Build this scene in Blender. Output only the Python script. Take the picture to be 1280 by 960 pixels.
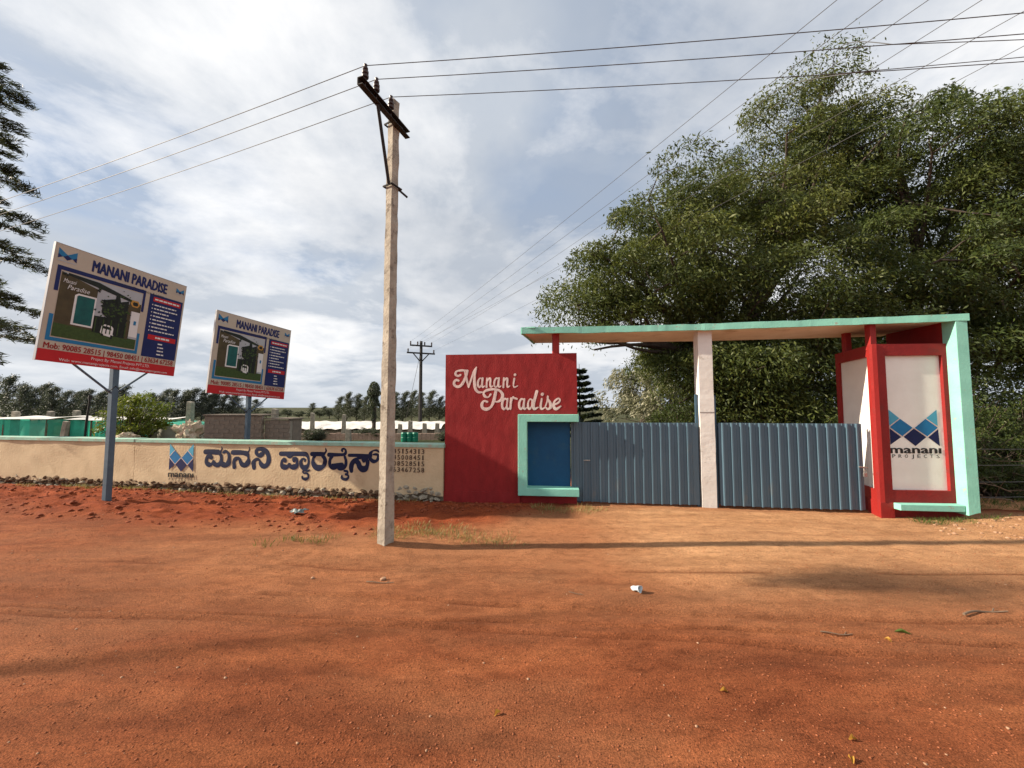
import bpy, bmesh, math, random
import numpy as np
from mathutils import Vector, Matrix

R = math.radians
random.seed(7)
rng = np.random.default_rng(7)
scene = bpy.context.scene
for o in list(bpy.data.objects):
    bpy.data.objects.remove(o)
COL = scene.collection

# ------------------------------------------------------------------ camera
cam_data = bpy.data.cameras.new('camera')
cam = bpy.data.objects.new('camera', cam_data)
COL.objects.link(cam)
EYE = 1.75
cam.location = (0, 0, EYE)
cam.rotation_euler = (R(90) + math.atan(29 / 481.0), 0, 0)
cam_data.sensor_width = 36.0
cam_data.lens = 481.0 / 1280.0 * 36.0
cam_data.clip_start = 0.05
cam_data.clip_end = 3000
scene.camera = cam

# ------------------------------------------------------------------ light
SUN_EL = R(28.0)
SUN_AZ = R(181.5)                       # the sun stands to the left, along -X
to_sun = Vector((math.cos(SUN_EL) * math.cos(SUN_AZ), math.cos(SUN_EL) * math.sin(SUN_AZ), math.sin(SUN_EL)))
sun_data = bpy.data.lights.new('sun', 'SUN')
sun_data.energy = 5.0
sun_data.angle = R(0.7)
sun_data.color = (1.0, 0.87, 0.70)
sun = bpy.data.objects.new('sun', sun_data)
COL.objects.link(sun)
sun.rotation_euler = to_sun.to_track_quat('Z', 'Y').to_euler()

vs = scene.view_settings
vs.view_transform = 'Standard'
vs.look = 'None'
vs.exposure = 0.84
vs.gamma = 1.0
vs.use_curve_mapping = False

world = bpy.data.worlds.new('World')
scene.world = world
world.use_nodes = True
nt = world.node_tree
nt.nodes.clear()
def N(tree, kind, **kw):
    n = tree.nodes.new(kind)
    for k, v in kw.items():
        setattr(n, k, v)
    return n
def L(tree, a, b):
    tree.links.new(a, b)
def ramp_node(tree, stops):
    n = N(tree, 'ShaderNodeValToRGB')
    cr = n.color_ramp
    while len(cr.elements) < len(stops):
        cr.elements.new(0.5)
    for e, (p, c) in zip(cr.elements, stops):
        e.position = p
        e.color = (*c, 1) if len(c) == 3 else c
    return n
def math_node(tree, op, a, b=None):
    n = N(tree, 'ShaderNodeMath', operation=op)
    for i, v in enumerate((a, b)):
        if v is None:
            continue
        if isinstance(v, (int, float)):
            n.inputs[i].default_value = v
        else:
            L(tree, v, n.inputs[i])
    return n.outputs[0]
def mix_node(tree, fac, a, b, blend='MIX'):
    n = N(tree, 'ShaderNodeMix', data_type='RGBA', blend_type=blend)
    if isinstance(fac, (int, float)):
        n.inputs[0].default_value = fac
    else:
        L(tree, fac, n.inputs[0])
    for sock, v in ((n.inputs[6], a), (n.inputs[7], b)):
        if isinstance(v, (tuple, list)):
            sock.default_value = (*v, 1) if len(v) == 3 else v
        else:
            L(tree, v, sock)
    return n.outputs[2]
w_out = N(nt, 'ShaderNodeOutputWorld')
w_bg = N(nt, 'ShaderNodeBackground')
w_bg.inputs[1].default_value = 0.052
L(nt, w_bg.outputs[0], w_out.inputs[0])
sky = N(nt, 'ShaderNodeTexSky', sky_type='NISHITA')
sky.sun_disc = False
sky.sun_elevation = SUN_EL
sky.sun_rotation = R(270 - 1.5)
sky.air_density = 1.0
sky.dust_density = 1.5
tc = N(nt, 'ShaderNodeTexCoord')
sep = N(nt, 'ShaderNodeSeparateXYZ')
L(nt, tc.outputs['Generated'], sep.inputs[0])
# clouds lie on a flat deck: directions are spread out by height above the horizon
den = math_node(nt, 'ADD', math_node(nt, 'MAXIMUM', sep.outputs[2], 0.0), 0.22)
inv = math_node(nt, 'DIVIDE', 1.0, den)
vm = N(nt, 'ShaderNodeVectorMath', operation='SCALE')
L(nt, tc.outputs['Generated'], vm.inputs[0])
L(nt, inv, vm.inputs['Scale'])
def w_noise(scale, detail, rough, off, dist=0.0):
    mp = N(nt, 'ShaderNodeMapping')
    mp.inputs['Location'].default_value = off
    L(nt, vm.outputs[0], mp.inputs['Vector'])
    n = N(nt, 'ShaderNodeTexNoise')
    n.inputs['Scale'].default_value = scale
    n.inputs['Detail'].default_value = detail
    n.inputs['Roughness'].default_value = rough
    n.inputs['Distortion'].default_value = dist
    L(nt, mp.outputs[0], n.inputs['Vector'])
    return n.outputs[0]
n_gap = w_noise(0.8, 6, 0.55, (3.1, 1.7, 0.4), 0.3)
n_puff = w_noise(1.15, 12, 0.56, (8.1, 0.4, 0.7), 0.35)
n_fine = w_noise(3.6, 10, 0.62, (5.2, 0.3, 2.1), 0.2)
n_dark = w_noise(0.75, 7, 0.52, (1.9, 8.4, 2.6), 0.3)
gap = ramp_node(nt, [(0.38, (1, 1, 1)), (0.50, (0, 0, 0))])
L(nt, n_gap, gap.inputs[0])
# heaped white cloud with fairly crisp edges, broken up by finer noise
pf = math_node(nt, 'ADD', math_node(nt, 'MULTIPLY', n_puff, 0.78), math_node(nt, 'MULTIPLY', n_fine, 0.22))
puff = ramp_node(nt, [(0.43, (0, 0, 0)), (0.475, (0.38, 0.38, 0.38)), (0.60, (1, 1, 1))])
L(nt, pf, puff.inputs[0])
gloom = ramp_node(nt, [(0.40, (0, 0, 0)), (0.64, (1, 1, 1))])
L(nt, n_dark, gloom.inputs[0])
haze_f = ramp_node(nt, [(0.0, (1, 1, 1)), (0.16, (0, 0, 0))])
L(nt, math_node(nt, 'MAXIMUM', sep.outputs[2], 0.0), haze_f.inputs[0])
open_sky = mix_node(nt, 0.55, sky.outputs[0], (4.7, 6.3, 9.0))
sheet = mix_node(nt, n_fine, (5.6, 6.3, 7.3), (7.7, 8.1, 8.7))
sheet = mix_node(nt, math_node(nt, 'MULTIPLY', gap.outputs[0], 0.8), sheet, open_sky)
sheet = mix_node(nt, puff.outputs[0], sheet, (12.2, 12.1, 12.0))
allsky = mix_node(nt, math_node(nt, 'MULTIPLY', gloom.outputs[0], 0.62), sheet, (4.7, 5.2, 6.0))
allsky = mix_node(nt, math_node(nt, 'MULTIPLY', haze_f.outputs[0], 0.6), allsky, (6.0, 6.7, 7.6))
L(nt, allsky, w_bg.inputs[0])

# ------------------------------------------------------------------ helpers
def new_mat(name):
    m = bpy.data.materials.new(name)
    m.use_nodes = True
    t = m.node_tree
    b = t.nodes['Principled BSDF']
    return m, t, b
def pmat(name, c1, c2=None, scale=6.0, detail=6, rough=0.8, bump=0.0, bscale=40.0, stretch=(1, 1, 1), lo=0.35, hi=0.65, metal=0.0, spec=0.3, bdist=0.01, stain=None, stain_scale=2.0, stain_lo=0.55, stain_hi=0.75):
    m, t, b = new_mat(name)
    tcn = N(t, 'ShaderNodeTexCoord')
    mp = N(t, 'ShaderNodeMapping')
    mp.inputs['Scale'].default_value = stretch
    L(t, tcn.outputs['Object'], mp.inputs['Vector'])
    if c2 is None:
        c2 = tuple(v * 0.8 for v in c1)
    n = N(t, 'ShaderNodeTexNoise')
    n.inputs['Scale'].default_value = scale
    n.inputs['Detail'].default_value = detail
    n.inputs['Roughness'].default_value = 0.6
    L(t, mp.outputs[0], n.inputs['Vector'])
    rp = ramp_node(t, [(lo, c2), (hi, c1)])
    L(t, n.outputs[0], rp.inputs[0])
    col = rp.outputs[0]
    if stain:
        n3 = N(t, 'ShaderNodeTexNoise')
        n3.inputs['Scale'].default_value = stain_scale
        n3.inputs['Detail'].default_value = 8
        n3.inputs['Roughness'].default_value = 0.65
        L(t, mp.outputs[0], n3.inputs['Vector'])
        r3 = ramp_node(t, [(stain_lo, (0, 0, 0)), (stain_hi, (1, 1, 1))])
        L(t, n3.outputs[0], r3.inputs[0])
        col = mix_node(t, r3.outputs[0], col, stain)
    L(t, col, b.inputs['Base Color'])
    b.inputs['Roughness'].default_value = rough
    b.inputs['Metallic'].default_value = metal
    b.inputs['Specular IOR Level'].default_value = spec
    if bump > 0:
        n2 = N(t, 'ShaderNodeTexNoise')
        n2.inputs['Scale'].default_value = bscale
        n2.inputs['Detail'].default_value = 5
        L(t, mp.outputs[0], n2.inputs['Vector'])
        bn = N(t, 'ShaderNodeBump')
        bn.inputs['Strength'].default_value = bump
        bn.inputs['Distance'].default_value = bdist
        L(t, n2.outputs[0], bn.inputs['Height'])
        L(t, bn.outputs[0], b.inputs['Normal'])
    return m
def leaf_mat(name, c1, c2, c3=None, transl=0.3, rough=0.5, tone=None):
    m = bpy.data.materials.new(name)
    m.use_nodes = True
    t = m.node_tree
    t.nodes.clear()
    out = N(t, 'ShaderNodeOutputMaterial')
    geo = N(t, 'ShaderNodeNewGeometry')
    stops = [(0.0, c2), (0.75, c1)] + ([(1.0, c3)] if c3 else [])
    rp = ramp_node(t, stops)
    L(t, geo.outputs['Random Per Island'], rp.inputs[0])
    colr = rp.outputs[0]
    if tone:                           # older and younger sprays differ in hue
        ta = N(t, 'ShaderNodeAttribute', attribute_name='tone').outputs['Fac']
        colr = mix_node(t, ta, colr, tone)
    d = N(t, 'ShaderNodeBsdfPrincipled')
    d.inputs['Roughness'].default_value = rough
    d.inputs['Specular IOR Level'].default_value = 0.25
    L(t, colr, d.inputs['Base Color'])
    tr = N(t, 'ShaderNodeBsdfTranslucent')
    tm = mix_node(t, 0.35, colr, (0.20, 0.26, 0.03))
    L(t, tm, tr.inputs[0])
    mx = N(t, 'ShaderNodeMixShader')
    mx.inputs[0].default_value = transl
    L(t, d.outputs[0], mx.inputs[1])
    L(t, tr.outputs[0], mx.inputs[2])
    L(t, mx.outputs[0], out.inputs[0])
    return m

class MB:
    """collects vertices and faces of one mesh"""
    def __init__(self):
        self.v, self.f, self.mi = [], [], []
        self.cur = 0
    def add(self, vs_, fs):
        o = len(self.v)
        self.v += [tuple(p) for p in vs_]
        for f in fs:
            self.f.append(tuple(i + o for i in f))
            self.mi.append(self.cur)
    def box(self, x0, x1, y0, y1, z0, z1):
        self.add([(x0, y0, z0), (x1, y0, z0), (x1, y1, z0), (x0, y1, z0), (x0, y0, z1), (x1, y0, z1), (x1, y1, z1), (x0, y1, z1)],
                 [(0, 3, 2, 1), (4, 5, 6, 7), (0, 1, 5, 4), (1, 2, 6, 5), (2, 3, 7, 6), (3, 0, 4, 7)])
    def prism(self, pts, z0, z1):
        n = len(pts)
        self.add([(x, y, z0) for x, y in pts] + [(x, y, z1) for x, y in pts],
                 [tuple(range(n - 1, -1, -1)), tuple(range(n, 2 * n))] + [(i, (i + 1) % n, n + (i + 1) % n, n + i) for i in range(n)])
    def prism_xz(self, pts, y0, y1):      # outline in x,z (counter-clockwise seen from -y)
        n = len(pts)
        self.add([(x, y0, z) for x, z in pts] + [(x, y1, z) for x, z in pts],
                 [tuple(range(n)), tuple(range(2 * n - 1, n - 1, -1))] + [(i, n + i, n + (i + 1) % n, (i + 1) % n) for i in range(n)])
    def flat_xz(self, pts, y):
        self.add([(x, y, z) for x, z in pts], [tuple(range(len(pts)))])
    def tube(self, pts, rad, sides=6, cap=True):
        pts = [Vector(p) for p in pts]
        if isinstance(rad, (int, float)):
            rad = [rad] * len(pts)
        o = len(self.v)
        up = Vector((0, 0, 1))
        for i, p in enumerate(pts):
            d = (pts[min(i + 1, len(pts) - 1)] - pts[max(i - 1, 0)])
            if d.length < 1e-9:
                d = Vector((0, 0, 1))
            d.normalize()
            a = d.cross(up)
            if a.length < 0.05:
                a = d.cross(Vector((0, 1, 0)))
            a.normalize()
            b = d.cross(a)
            for k in range(sides):
                t = 2 * math.pi * k / sides
                q = p + (a * math.cos(t) + b * math.sin(t)) * rad[i]
                self.v.append(tuple(q))
        n = len(pts)
        for i in range(n - 1):
            for k in range(sides):
                k2 = (k + 1) % sides
                self.f.append((o + i * sides + k, o + i * sides + k2, o + (i + 1) * sides + k2, o + (i + 1) * sides + k))
                self.mi.append(self.cur)
        if cap:
            self.f.append(tuple(o + k for k in range(sides - 1, -1, -1)))
            self.mi.append(self.cur)
            self.f.append(tuple(o + (n - 1) * sides + k for k in range(sides)))
            self.mi.append(self.cur)
    def lathe(self, prof, center, sides=12):
        o = len(self.v)
        cx, cy, cz = center
        for r, z in prof:
            for k in range(sides):
                t = 2 * math.pi * k / sides
                self.v.append((cx + r * math.cos(t), cy + r * math.sin(t), cz + z))
        for i in range(len(prof) - 1):
            for k in range(sides):
                k2 = (k + 1) % sides
                self.f.append((o + i * sides + k, o + i * sides + k2, o + (i + 1) * sides + k2, o + (i + 1) * sides + k))
                self.mi.append(self.cur)
        self.f.append(tuple(o + k for k in range(sides - 1, -1, -1)))
        self.mi.append(self.cur)
        self.f.append(tuple(o + (len(prof) - 1) * sides + k for k in range(sides)))
        self.mi.append(self.cur)
    def stroke(self, pts, y, ridge=0.0012, surf=None):
        """brush stroke on the plane y: (x, z, width) points joined by a smooth ribbon with round ends"""
        P = np.array(pts, float)
        if len(P) > 2:
            Q = [P[0]]
            E = np.vstack([2 * P[0] - P[1], P, 2 * P[-1] - P[-2]])
            for i in range(1, len(E) - 2):
                for t in np.linspace(0, 1, 7)[1:]:
                    a, b, c, d = E[i - 1], E[i], E[i + 1], E[i + 2]
                    Q.append(0.5 * (2 * b + (c - a) * t + (2 * a - 5 * b + 4 * c - d) * t * t + (-a + 3 * b - 3 * c + d) * t ** 3))
            P = np.array(Q)
        xy, w = P[:, :2], np.maximum(P[:, 2], 0.002) / 2
        d = np.gradient(xy, axis=0)
        d /= np.maximum(np.linalg.norm(d, axis=1, keepdims=True), 1e-9)
        nrm = np.stack([-d[:, 1], d[:, 0]], 1)
        o = len(self.v)
        start = o
        for i in range(len(P)):
            l = xy[i] + nrm[i] * w[i]
            r = xy[i] - nrm[i] * w[i]
            self.v += [(l[0], y, l[1]), (xy[i][0], y - ridge, xy[i][1]), (r[0], y, r[1])]
        for i in range(len(P) - 1):
            a = o + 3 * i
            self.f += [(a, a + 1, a + 4, a + 3), (a + 1, a + 2, a + 5, a + 4)]
            self.mi += [self.cur] * 2
        for e, sgn in ((0, -1), (len(P) - 1, 1)):
            c = o + 3 * e
            prev = c
            base = len(self.v)
            for k in range(1, 6):
                t = math.pi * k / 6
                q = xy[e] + nrm[e] * w[e] * math.cos(t) + d[e] * sgn * w[e] * math.sin(t)
                self.v.append((q[0], y, q[1]))
            ring = [c] + list(range(base, base + 5)) + [c + 2]
            for i in range(6):
                self.f.append((c + 1, ring[i], ring[i + 1]))
                self.mi.append(self.cur)
        if surf is not None:           # lay the paint on the uneven surface
            for i in range(start, len(self.v)):
                v = self.v[i]
                self.v[i] = (v[0], v[1] + surf(v[0], v[2]), v[2])
    def mesh(self, name, mats):
        me = bpy.data.meshes.new(name)
        me.from_pydata(self.v, [], self.f)
        for m in (mats if isinstance(mats, (list, tuple)) else [mats]):
            me.materials.append(m)
        if any(self.mi):
            me.polygons.foreach_set('material_index', self.mi)
        me.update()
        return me
    def build(self, name, mats, parent=None, bevel=0.0, smooth=False, fix=True):
        me = self.mesh(name, mats)
        if fix or bevel:
            bm = bmesh.new()
            bm.from_mesh(me)
            if fix:
                bmesh.ops.recalc_face_normals(bm, faces=bm.faces)
            if bevel:
                es = [e for e in bm.edges if len(e.link_faces) == 2 and e.calc_face_angle(0) > 0.5]
                bmesh.ops.bevel(bm, geom=es, offset=bevel, segments=2, affect='EDGES', profile=0.5)
            bm.to_mesh(me)
            bm.free()
        if smooth:
            me.polygons.foreach_set('use_smooth', [True] * len(me.polygons))
        return link(name, me, parent)
def link(name, me, parent=None):
    o = bpy.data.objects.new(name, me)
    COL.objects.link(o)
    if parent is not None:
        o.parent = parent
    return o
def tag(o, label=None, cat=None, group=None, kind=None):
    if label: o['label'] = label
    if cat: o['category'] = cat
    if group: o['group'] = group
    if kind: o['kind'] = kind
    return o
def empty(name, loc, rz=0.0, label=None, cat=None, group=None):
    o = bpy.data.objects.new(name, None)
    COL.objects.link(o)
    o.location = loc
    o.rotation_euler = (0, 0, rz)
    o.empty_display_size = 0.2
    return tag(o, label, cat, group)
def copy_tree(o, parent=None):
    c = o.copy()
    COL.objects.link(c)
    c.parent = parent
    for ch in [x for x in bpy.data.objects if x.parent == o]:
        copy_tree(ch, c)
    return c
def text_geo(mb, body, x, z, height, y, width=None, bold=0.0, align='LEFT', shear=0.0, ridge=0.0):
    """built-in font letters laid on the plane y of a mesh builder; height is the cap height"""
    cu = bpy.data.curves.new('t', 'FONT')
    cu.body = body
    cu.size = 1.0
    cu.offset = min(bold, 0.0)
    cu.shear = shear
    cu.resolution_u = 2
    ob = bpy.data.objects.new('t', cu)
    COL.objects.link(ob)
    dg = bpy.context.evaluated_depsgraph_get()
    me = ob.evaluated_get(dg).to_mesh()
    V = np.array([v.co[:2] for v in me.vertices])
    F = [tuple(p.vertices) for p in me.polygons]
    ob.evaluated_get(dg).to_mesh_clear()
    bpy.data.objects.remove(ob)
    bpy.data.curves.remove(cu)
    x0, x1 = V[:, 0].min(), V[:, 0].max()
    z1 = V[:, 1].max() if not any(c in body for c in '|@') else 0.73
    z0 = 0.0
    sz = height / (z1 - z0)
    sx = sz if width is None else width / (x1 - x0)
    W = (x1 - x0) * sx
    ox = x - {'LEFT': 0, 'CENTER': W / 2, 'RIGHT': W}[align]
    # heavier letters: the outline is laid down again a little to each side
    shifts = ((0, 0),) if bold <= 0 else ((0, 0), (-bold, 0), (bold, 0), (-bold * 0.5, bold * 0.45), (bold * 0.5, -bold * 0.45), (0, bold * 0.45), (0, -bold * 0.45))
    for i, (sh, sv) in enumerate(shifts):
        mb.add([(ox + (p[0] - x0 + sh) * sx, y - 0.0003 * i, z + (p[1] + sv) * sz) for p in V], F)
    return W

# value noise for terrain and wear
def _h(ix, iy, s):
    n = (ix.astype(np.int64) * 374761393 + iy.astype(np.int64) * 668265263 + s * 1442695041) & 0x7fffffff
    n = ((n ^ (n >> 13)) * 1274126177) & 0x7fffffff
    return ((n ^ (n >> 16)) & 0xffff) / 65535.0
def vnoise(x, y, s=0):
    x = np.asarray(x, float); y = np.asarray(y, float)
    ix, iy = np.floor(x), np.floor(y)
    fx, fy = x - ix, y - iy
    ux, uy = fx * fx * (3 - 2 * fx), fy * fy * (3 - 2 * fy)
    a, b, c, d = _h(ix, iy, s), _h(ix + 1, iy, s), _h(ix, iy + 1, s), _h(ix + 1, iy + 1, s)
    return (a * (1 - ux) + b * ux) * (1 - uy) + (c * (1 - ux) + d * ux) * uy
def fbm(x, y, octv=4, s=0):
    v, a, t = 0.0, 1.0, 0.0
    for k in range(octv):
        v = v + a * vnoise(x * 2 ** k + 17.3 * k, y * 2 ** k - 9.1 * k, s + k)
        t += a
        a *= 0.5
    return v / t
def sstep(a, b, x):
    t = np.clip((x - a) / (b - a), 0, 1)
    return t * t * (3 - 2 * t)

# lines of the frontage
WALL_ANG = math.atan(-0.17)
WALL_O = (-1.28, 7.22)                # right-hand end of the painted compound wall
RED_ANG = math.atan(-0.1)
RED_O = (-1.26, 7.27)
def wall_y(x):
    return WALL_O[1] - 0.17 * (x - WALL_O[0])

def soil_masks(x, y):
    """where the loose red spoil and the worn pale drive lie"""
    wy = np.where(x < -1.28, wall_y(x), 7.27 - 0.1 * (x + 1.26))
    d = wy - y                                    # distance in front of the frontage line
    edge = 1.9 + 0.5 * (fbm(x * 0.8, y * 0.8, 3, 5) - 0.5) * 2
    edge = np.where(x > -1.3, edge * (1 - sstep(-1.3, 1.6, x)) + 0.05, edge)
    red = 1 - sstep(edge - 0.5, edge + 0.3, d)
    red = np.where(d < -0.4, 0.25, red)
    drive = np.maximum(sstep(0.0, 2.4, x), 0.35 * sstep(-6.0, -2.0, x)) * sstep(2.6, 4.9, y) * (1 - sstep(8.0, 12.0, y))
    return red, drive, d
RUTS = ((3.45, -0.06, 0.5, 0.022, 0.10), (3.10, -0.085, 1.7, 0.022, 0.022), (3.24, -0.075, 0.9, 0.018, 0.016), (3.55, -0.06, 2.9, 0.016, 0.016), (2.35, 0.05, 2.2, 0.014, 0.12), (2.75, 0.03, 4.1, 0.012, 0.10), (4.28, -0.03, 5.0, 0.012, 0.03), (4.05, -0.035, 3.3, 0.012, 0.05))
def rut_line(x, a, b, s):
    return a + b * x + 0.05 * np.sin(x * 0.7 + s) + 0.012 * np.sin(x * 3.1 + 2 * s)
def ground_z(x, y):
    x = np.asarray(x, float); y = np.asarray(y, float)
    red, drive, d = soil_masks(x, y)
    near = (y > 0.2) & (y < 14)
    z = (fbm(x * 0.35, y * 0.35, 3, 2) - 0.5) * 0.07 * sstep(0.5, 3, y)
    z = z + (fbm(x * 2.6, y * 3.4, 4, 8) - 0.5) * 0.022
    lump = np.abs(fbm(x * 2.0, y * 4.2, 5, 11) - 0.5)
    z = z + red * sstep(-0.2, 0.6, d) * ((0.32 - lump) * 0.30 - 0.02) * (1 - drive)
    z = z + red * 0.035 * (fbm(x * 9, y * 11, 3, 31) - 0.5)
    # wheel ruts that cross the foreground
    for (a, b, s, dep, wid) in RUTS:
        c = rut_line(x, a, b, s)
        z = z - dep * np.exp(-((y - c) / wid) ** 2) + dep * 0.5 * np.exp(-((y - c - 2 * wid) / wid) ** 2)
    # little heaps round the pole and the sign post
    for (px, py, h, r) in ((-1.58, 4.95, 0.05, 0.28), (-7.1, 6.85, 0.07, 0.45), (-3.0, 4.75, 0.05, 0.5), (-0.2, 6.4, 0.05, 0.6), (7.9, 6.0, 0.09, 0.5)):
        z = z + h * np.exp(-(((x - px) / 1.6) ** 2 + (y - py) ** 2) / r ** 2) * (0.7 + 0.6 * fbm(x * 5, y * 5, 2, 3))
    z = z * np.where(near, 1.0, 0.4)
    return z
# brush strokes in wall metres: (x, z, width)
KANNADA = [
  [[(-5.176,0.823,0.105),(-5.039,0.826,0.105),(-4.849,0.822,0.105),(-4.805,0.856,0.03),(-4.786,0.895,0.034),(-4.799,0.936,0.01)],[(-5.033,0.71,0.095),(-5.062,0.736,0.091),(-5.11,0.724,0.091),(-5.144,0.664,0.079),(-5.133,0.595,0.092),(-5.076,0.561,0.105),(-5.011,0.578,0.064),(-4.97,0.622,0.068)],[(-4.974,0.625,0.072),(-4.935,0.569,0.092),(-4.866,0.56,0.099),(-4.806,0.598,0.092),(-4.789,0.672,0.076),(-4.796,0.741,0.072),(-4.834,0.794,0.065)],[(-4.783,0.623,0.068),(-4.74,0.574,0.123),(-4.673,0.563,0.099),(-4.616,0.608,0.119),(-4.603,0.692,0.082),(-4.614,0.776,0.073),(-4.657,0.828,0.051),(-4.706,0.84,0.071),(-4.746,0.819,0.059)]],
  [[(-4.524,0.822,0.1),(-4.375,0.825,0.1),(-4.198,0.822,0.079),(-4.147,0.856,0.03),(-4.127,0.899,0.023),(-4.141,0.941,0.01)],[(-4.25,0.806,0.082),(-4.175,0.785,0.09),(-4.149,0.717,0.05),(-4.154,0.634,0.119),(-4.213,0.576,0.103),(-4.283,0.578,0.1),(-4.329,0.63,0.083),(-4.35,0.679,0.068),(-4.395,0.709,0.065),(-4.453,0.688,0.091),(-4.485,0.634,0.076),(-4.473,0.527,0.09)]],
  [[(-3.896,0.906,0.075),(-3.83,0.874,0.05),(-3.818,0.827,0.1),(-3.873,0.776,0.1),(-3.938,0.789,0.075),(-3.971,0.834,0.079),(-3.953,0.887,0.075),(-3.896,0.906,0.075),(-3.809,0.905,0.076),(-3.73,0.854,0.1),(-3.681,0.765,0.096),(-3.673,0.668,0.109),(-3.718,0.584,0.096),(-3.794,0.563,0.103),(-3.856,0.611,0.093),(-3.885,0.67,0.048),(-3.931,0.699,0.065),(-3.99,0.678,0.072),(-4.024,0.622,0.105),(-4.013,0.524,0.089)]],
  [[(-3.401,0.82,0.091),(-3.2,0.824,0.091),(-2.888,0.827,0.091),(-2.817,0.804,0.078),(-2.779,0.731,0.052),(-2.776,0.628,0.058),(-2.83,0.564,0.105),(-2.894,0.562,0.096),(-2.935,0.616,0.081),(-2.941,0.676,0.071),(-2.903,0.728,0.047),(-2.852,0.717,0.044),(-2.855,0.686,0.043)],[(-3.248,0.79,0.069),(-3.197,0.765,0.069),(-3.139,0.792,0.055)],[(-3.297,0.68,0.078),(-3.317,0.707,0.078),(-3.36,0.683,0.058),(-3.373,0.622,0.065),(-3.347,0.571,0.105),(-3.288,0.559,0.11),(-3.233,0.574,0.076),(-3.199,0.613,0.069)],[(-3.199,0.613,0.069),(-3.167,0.572,0.079),(-3.104,0.564,0.11),(-3.038,0.593,0.1),(-3.026,0.665,0.058),(-3.051,0.725,0.073),(-3.102,0.724,0.069),(-3.097,0.688,0.069)],[(-2.745,0.518,0.027),(-2.786,0.497,0.038),(-2.847,0.512,0.055),(-2.891,0.483,0.034),(-2.87,0.45,0.031),(-2.813,0.455,0.041),(-2.772,0.418,0.04),(-2.778,0.36,0.047),(-2.835,0.335,0.064),(-2.893,0.35,0.045),(-2.902,0.38,0.038)]],
  [[(-2.704,0.827,0.087),(-2.56,0.83,0.087),(-2.465,0.832,0.082),(-2.417,0.863,0.038),(-2.403,0.901,0.038),(-2.416,0.949,0.014)],[(-2.636,0.797,0.061),(-2.676,0.733,0.058),(-2.673,0.653,0.091),(-2.619,0.581,0.114),(-2.542,0.561,0.123),(-2.461,0.59,0.085),(-2.418,0.663,0.091),(-2.424,0.739,0.078),(-2.468,0.794,0.076)]],
  [[(-2.336,0.821,0.087),(-2.181,0.824,0.069),(-2.032,0.83,0.058),(-1.984,0.862,0.062),(-1.986,0.917,0.043),(-2.026,0.945,0.038),(-2.06,0.921,0.05),(-2.052,0.894,0.041)],[(-2.274,0.793,0.078),(-2.31,0.725,0.062),(-2.311,0.64,0.069),(-2.264,0.578,0.082),(-2.193,0.58,0.082),(-2.147,0.618,0.068),(-2.099,0.578,0.114),(-2.028,0.574,0.082),(-1.977,0.631,0.069),(-1.973,0.715,0.061),(-2.0,0.79,0.051)],[(-2.251,0.624,0.058),(-2.147,0.627,0.078),(-2.054,0.638,0.078)],[(-2.0,0.518,0.041),(-1.945,0.51,0.046),(-1.932,0.476,0.034),(-1.974,0.452,0.041),(-1.927,0.436,0.038),(-1.915,0.398,0.041),(-1.952,0.359,0.055),(-2.015,0.36,0.057),(-2.052,0.386,0.05),(-2.05,0.419,0.038)]],
  [[(-1.905,0.819,0.065),(-1.698,0.82,0.069),(-1.487,0.808,0.091),(-1.458,0.869,0.069),(-1.404,0.916,0.03),(-1.336,0.924,0.044),(-1.295,0.899,0.037)],[(-1.724,0.796,0.034),(-1.675,0.772,0.054),(-1.624,0.795,0.041)],[(-1.678,0.772,0.034),(-1.778,0.732,0.082),(-1.841,0.663,0.095),(-1.861,0.584,0.096),(-1.855,0.519,0.079)],[(-1.787,0.72,0.09),(-1.716,0.676,0.105),(-1.683,0.605,0.11),(-1.627,0.562,0.124),(-1.56,0.575,0.119),(-1.522,0.637,0.075),(-1.52,0.704,0.086),(-1.557,0.763,0.055),(-1.612,0.752,0.069),(-1.597,0.716,0.071)],[(-1.478,0.802,0.081),(-1.45,0.749,0.073),(-1.394,0.714,0.076),(-1.331,0.728,0.055),(-1.299,0.776,0.067),(-1.305,0.835,0.047),(-1.352,0.848,0.048),(-1.403,0.843,0.032)]],
]
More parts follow.
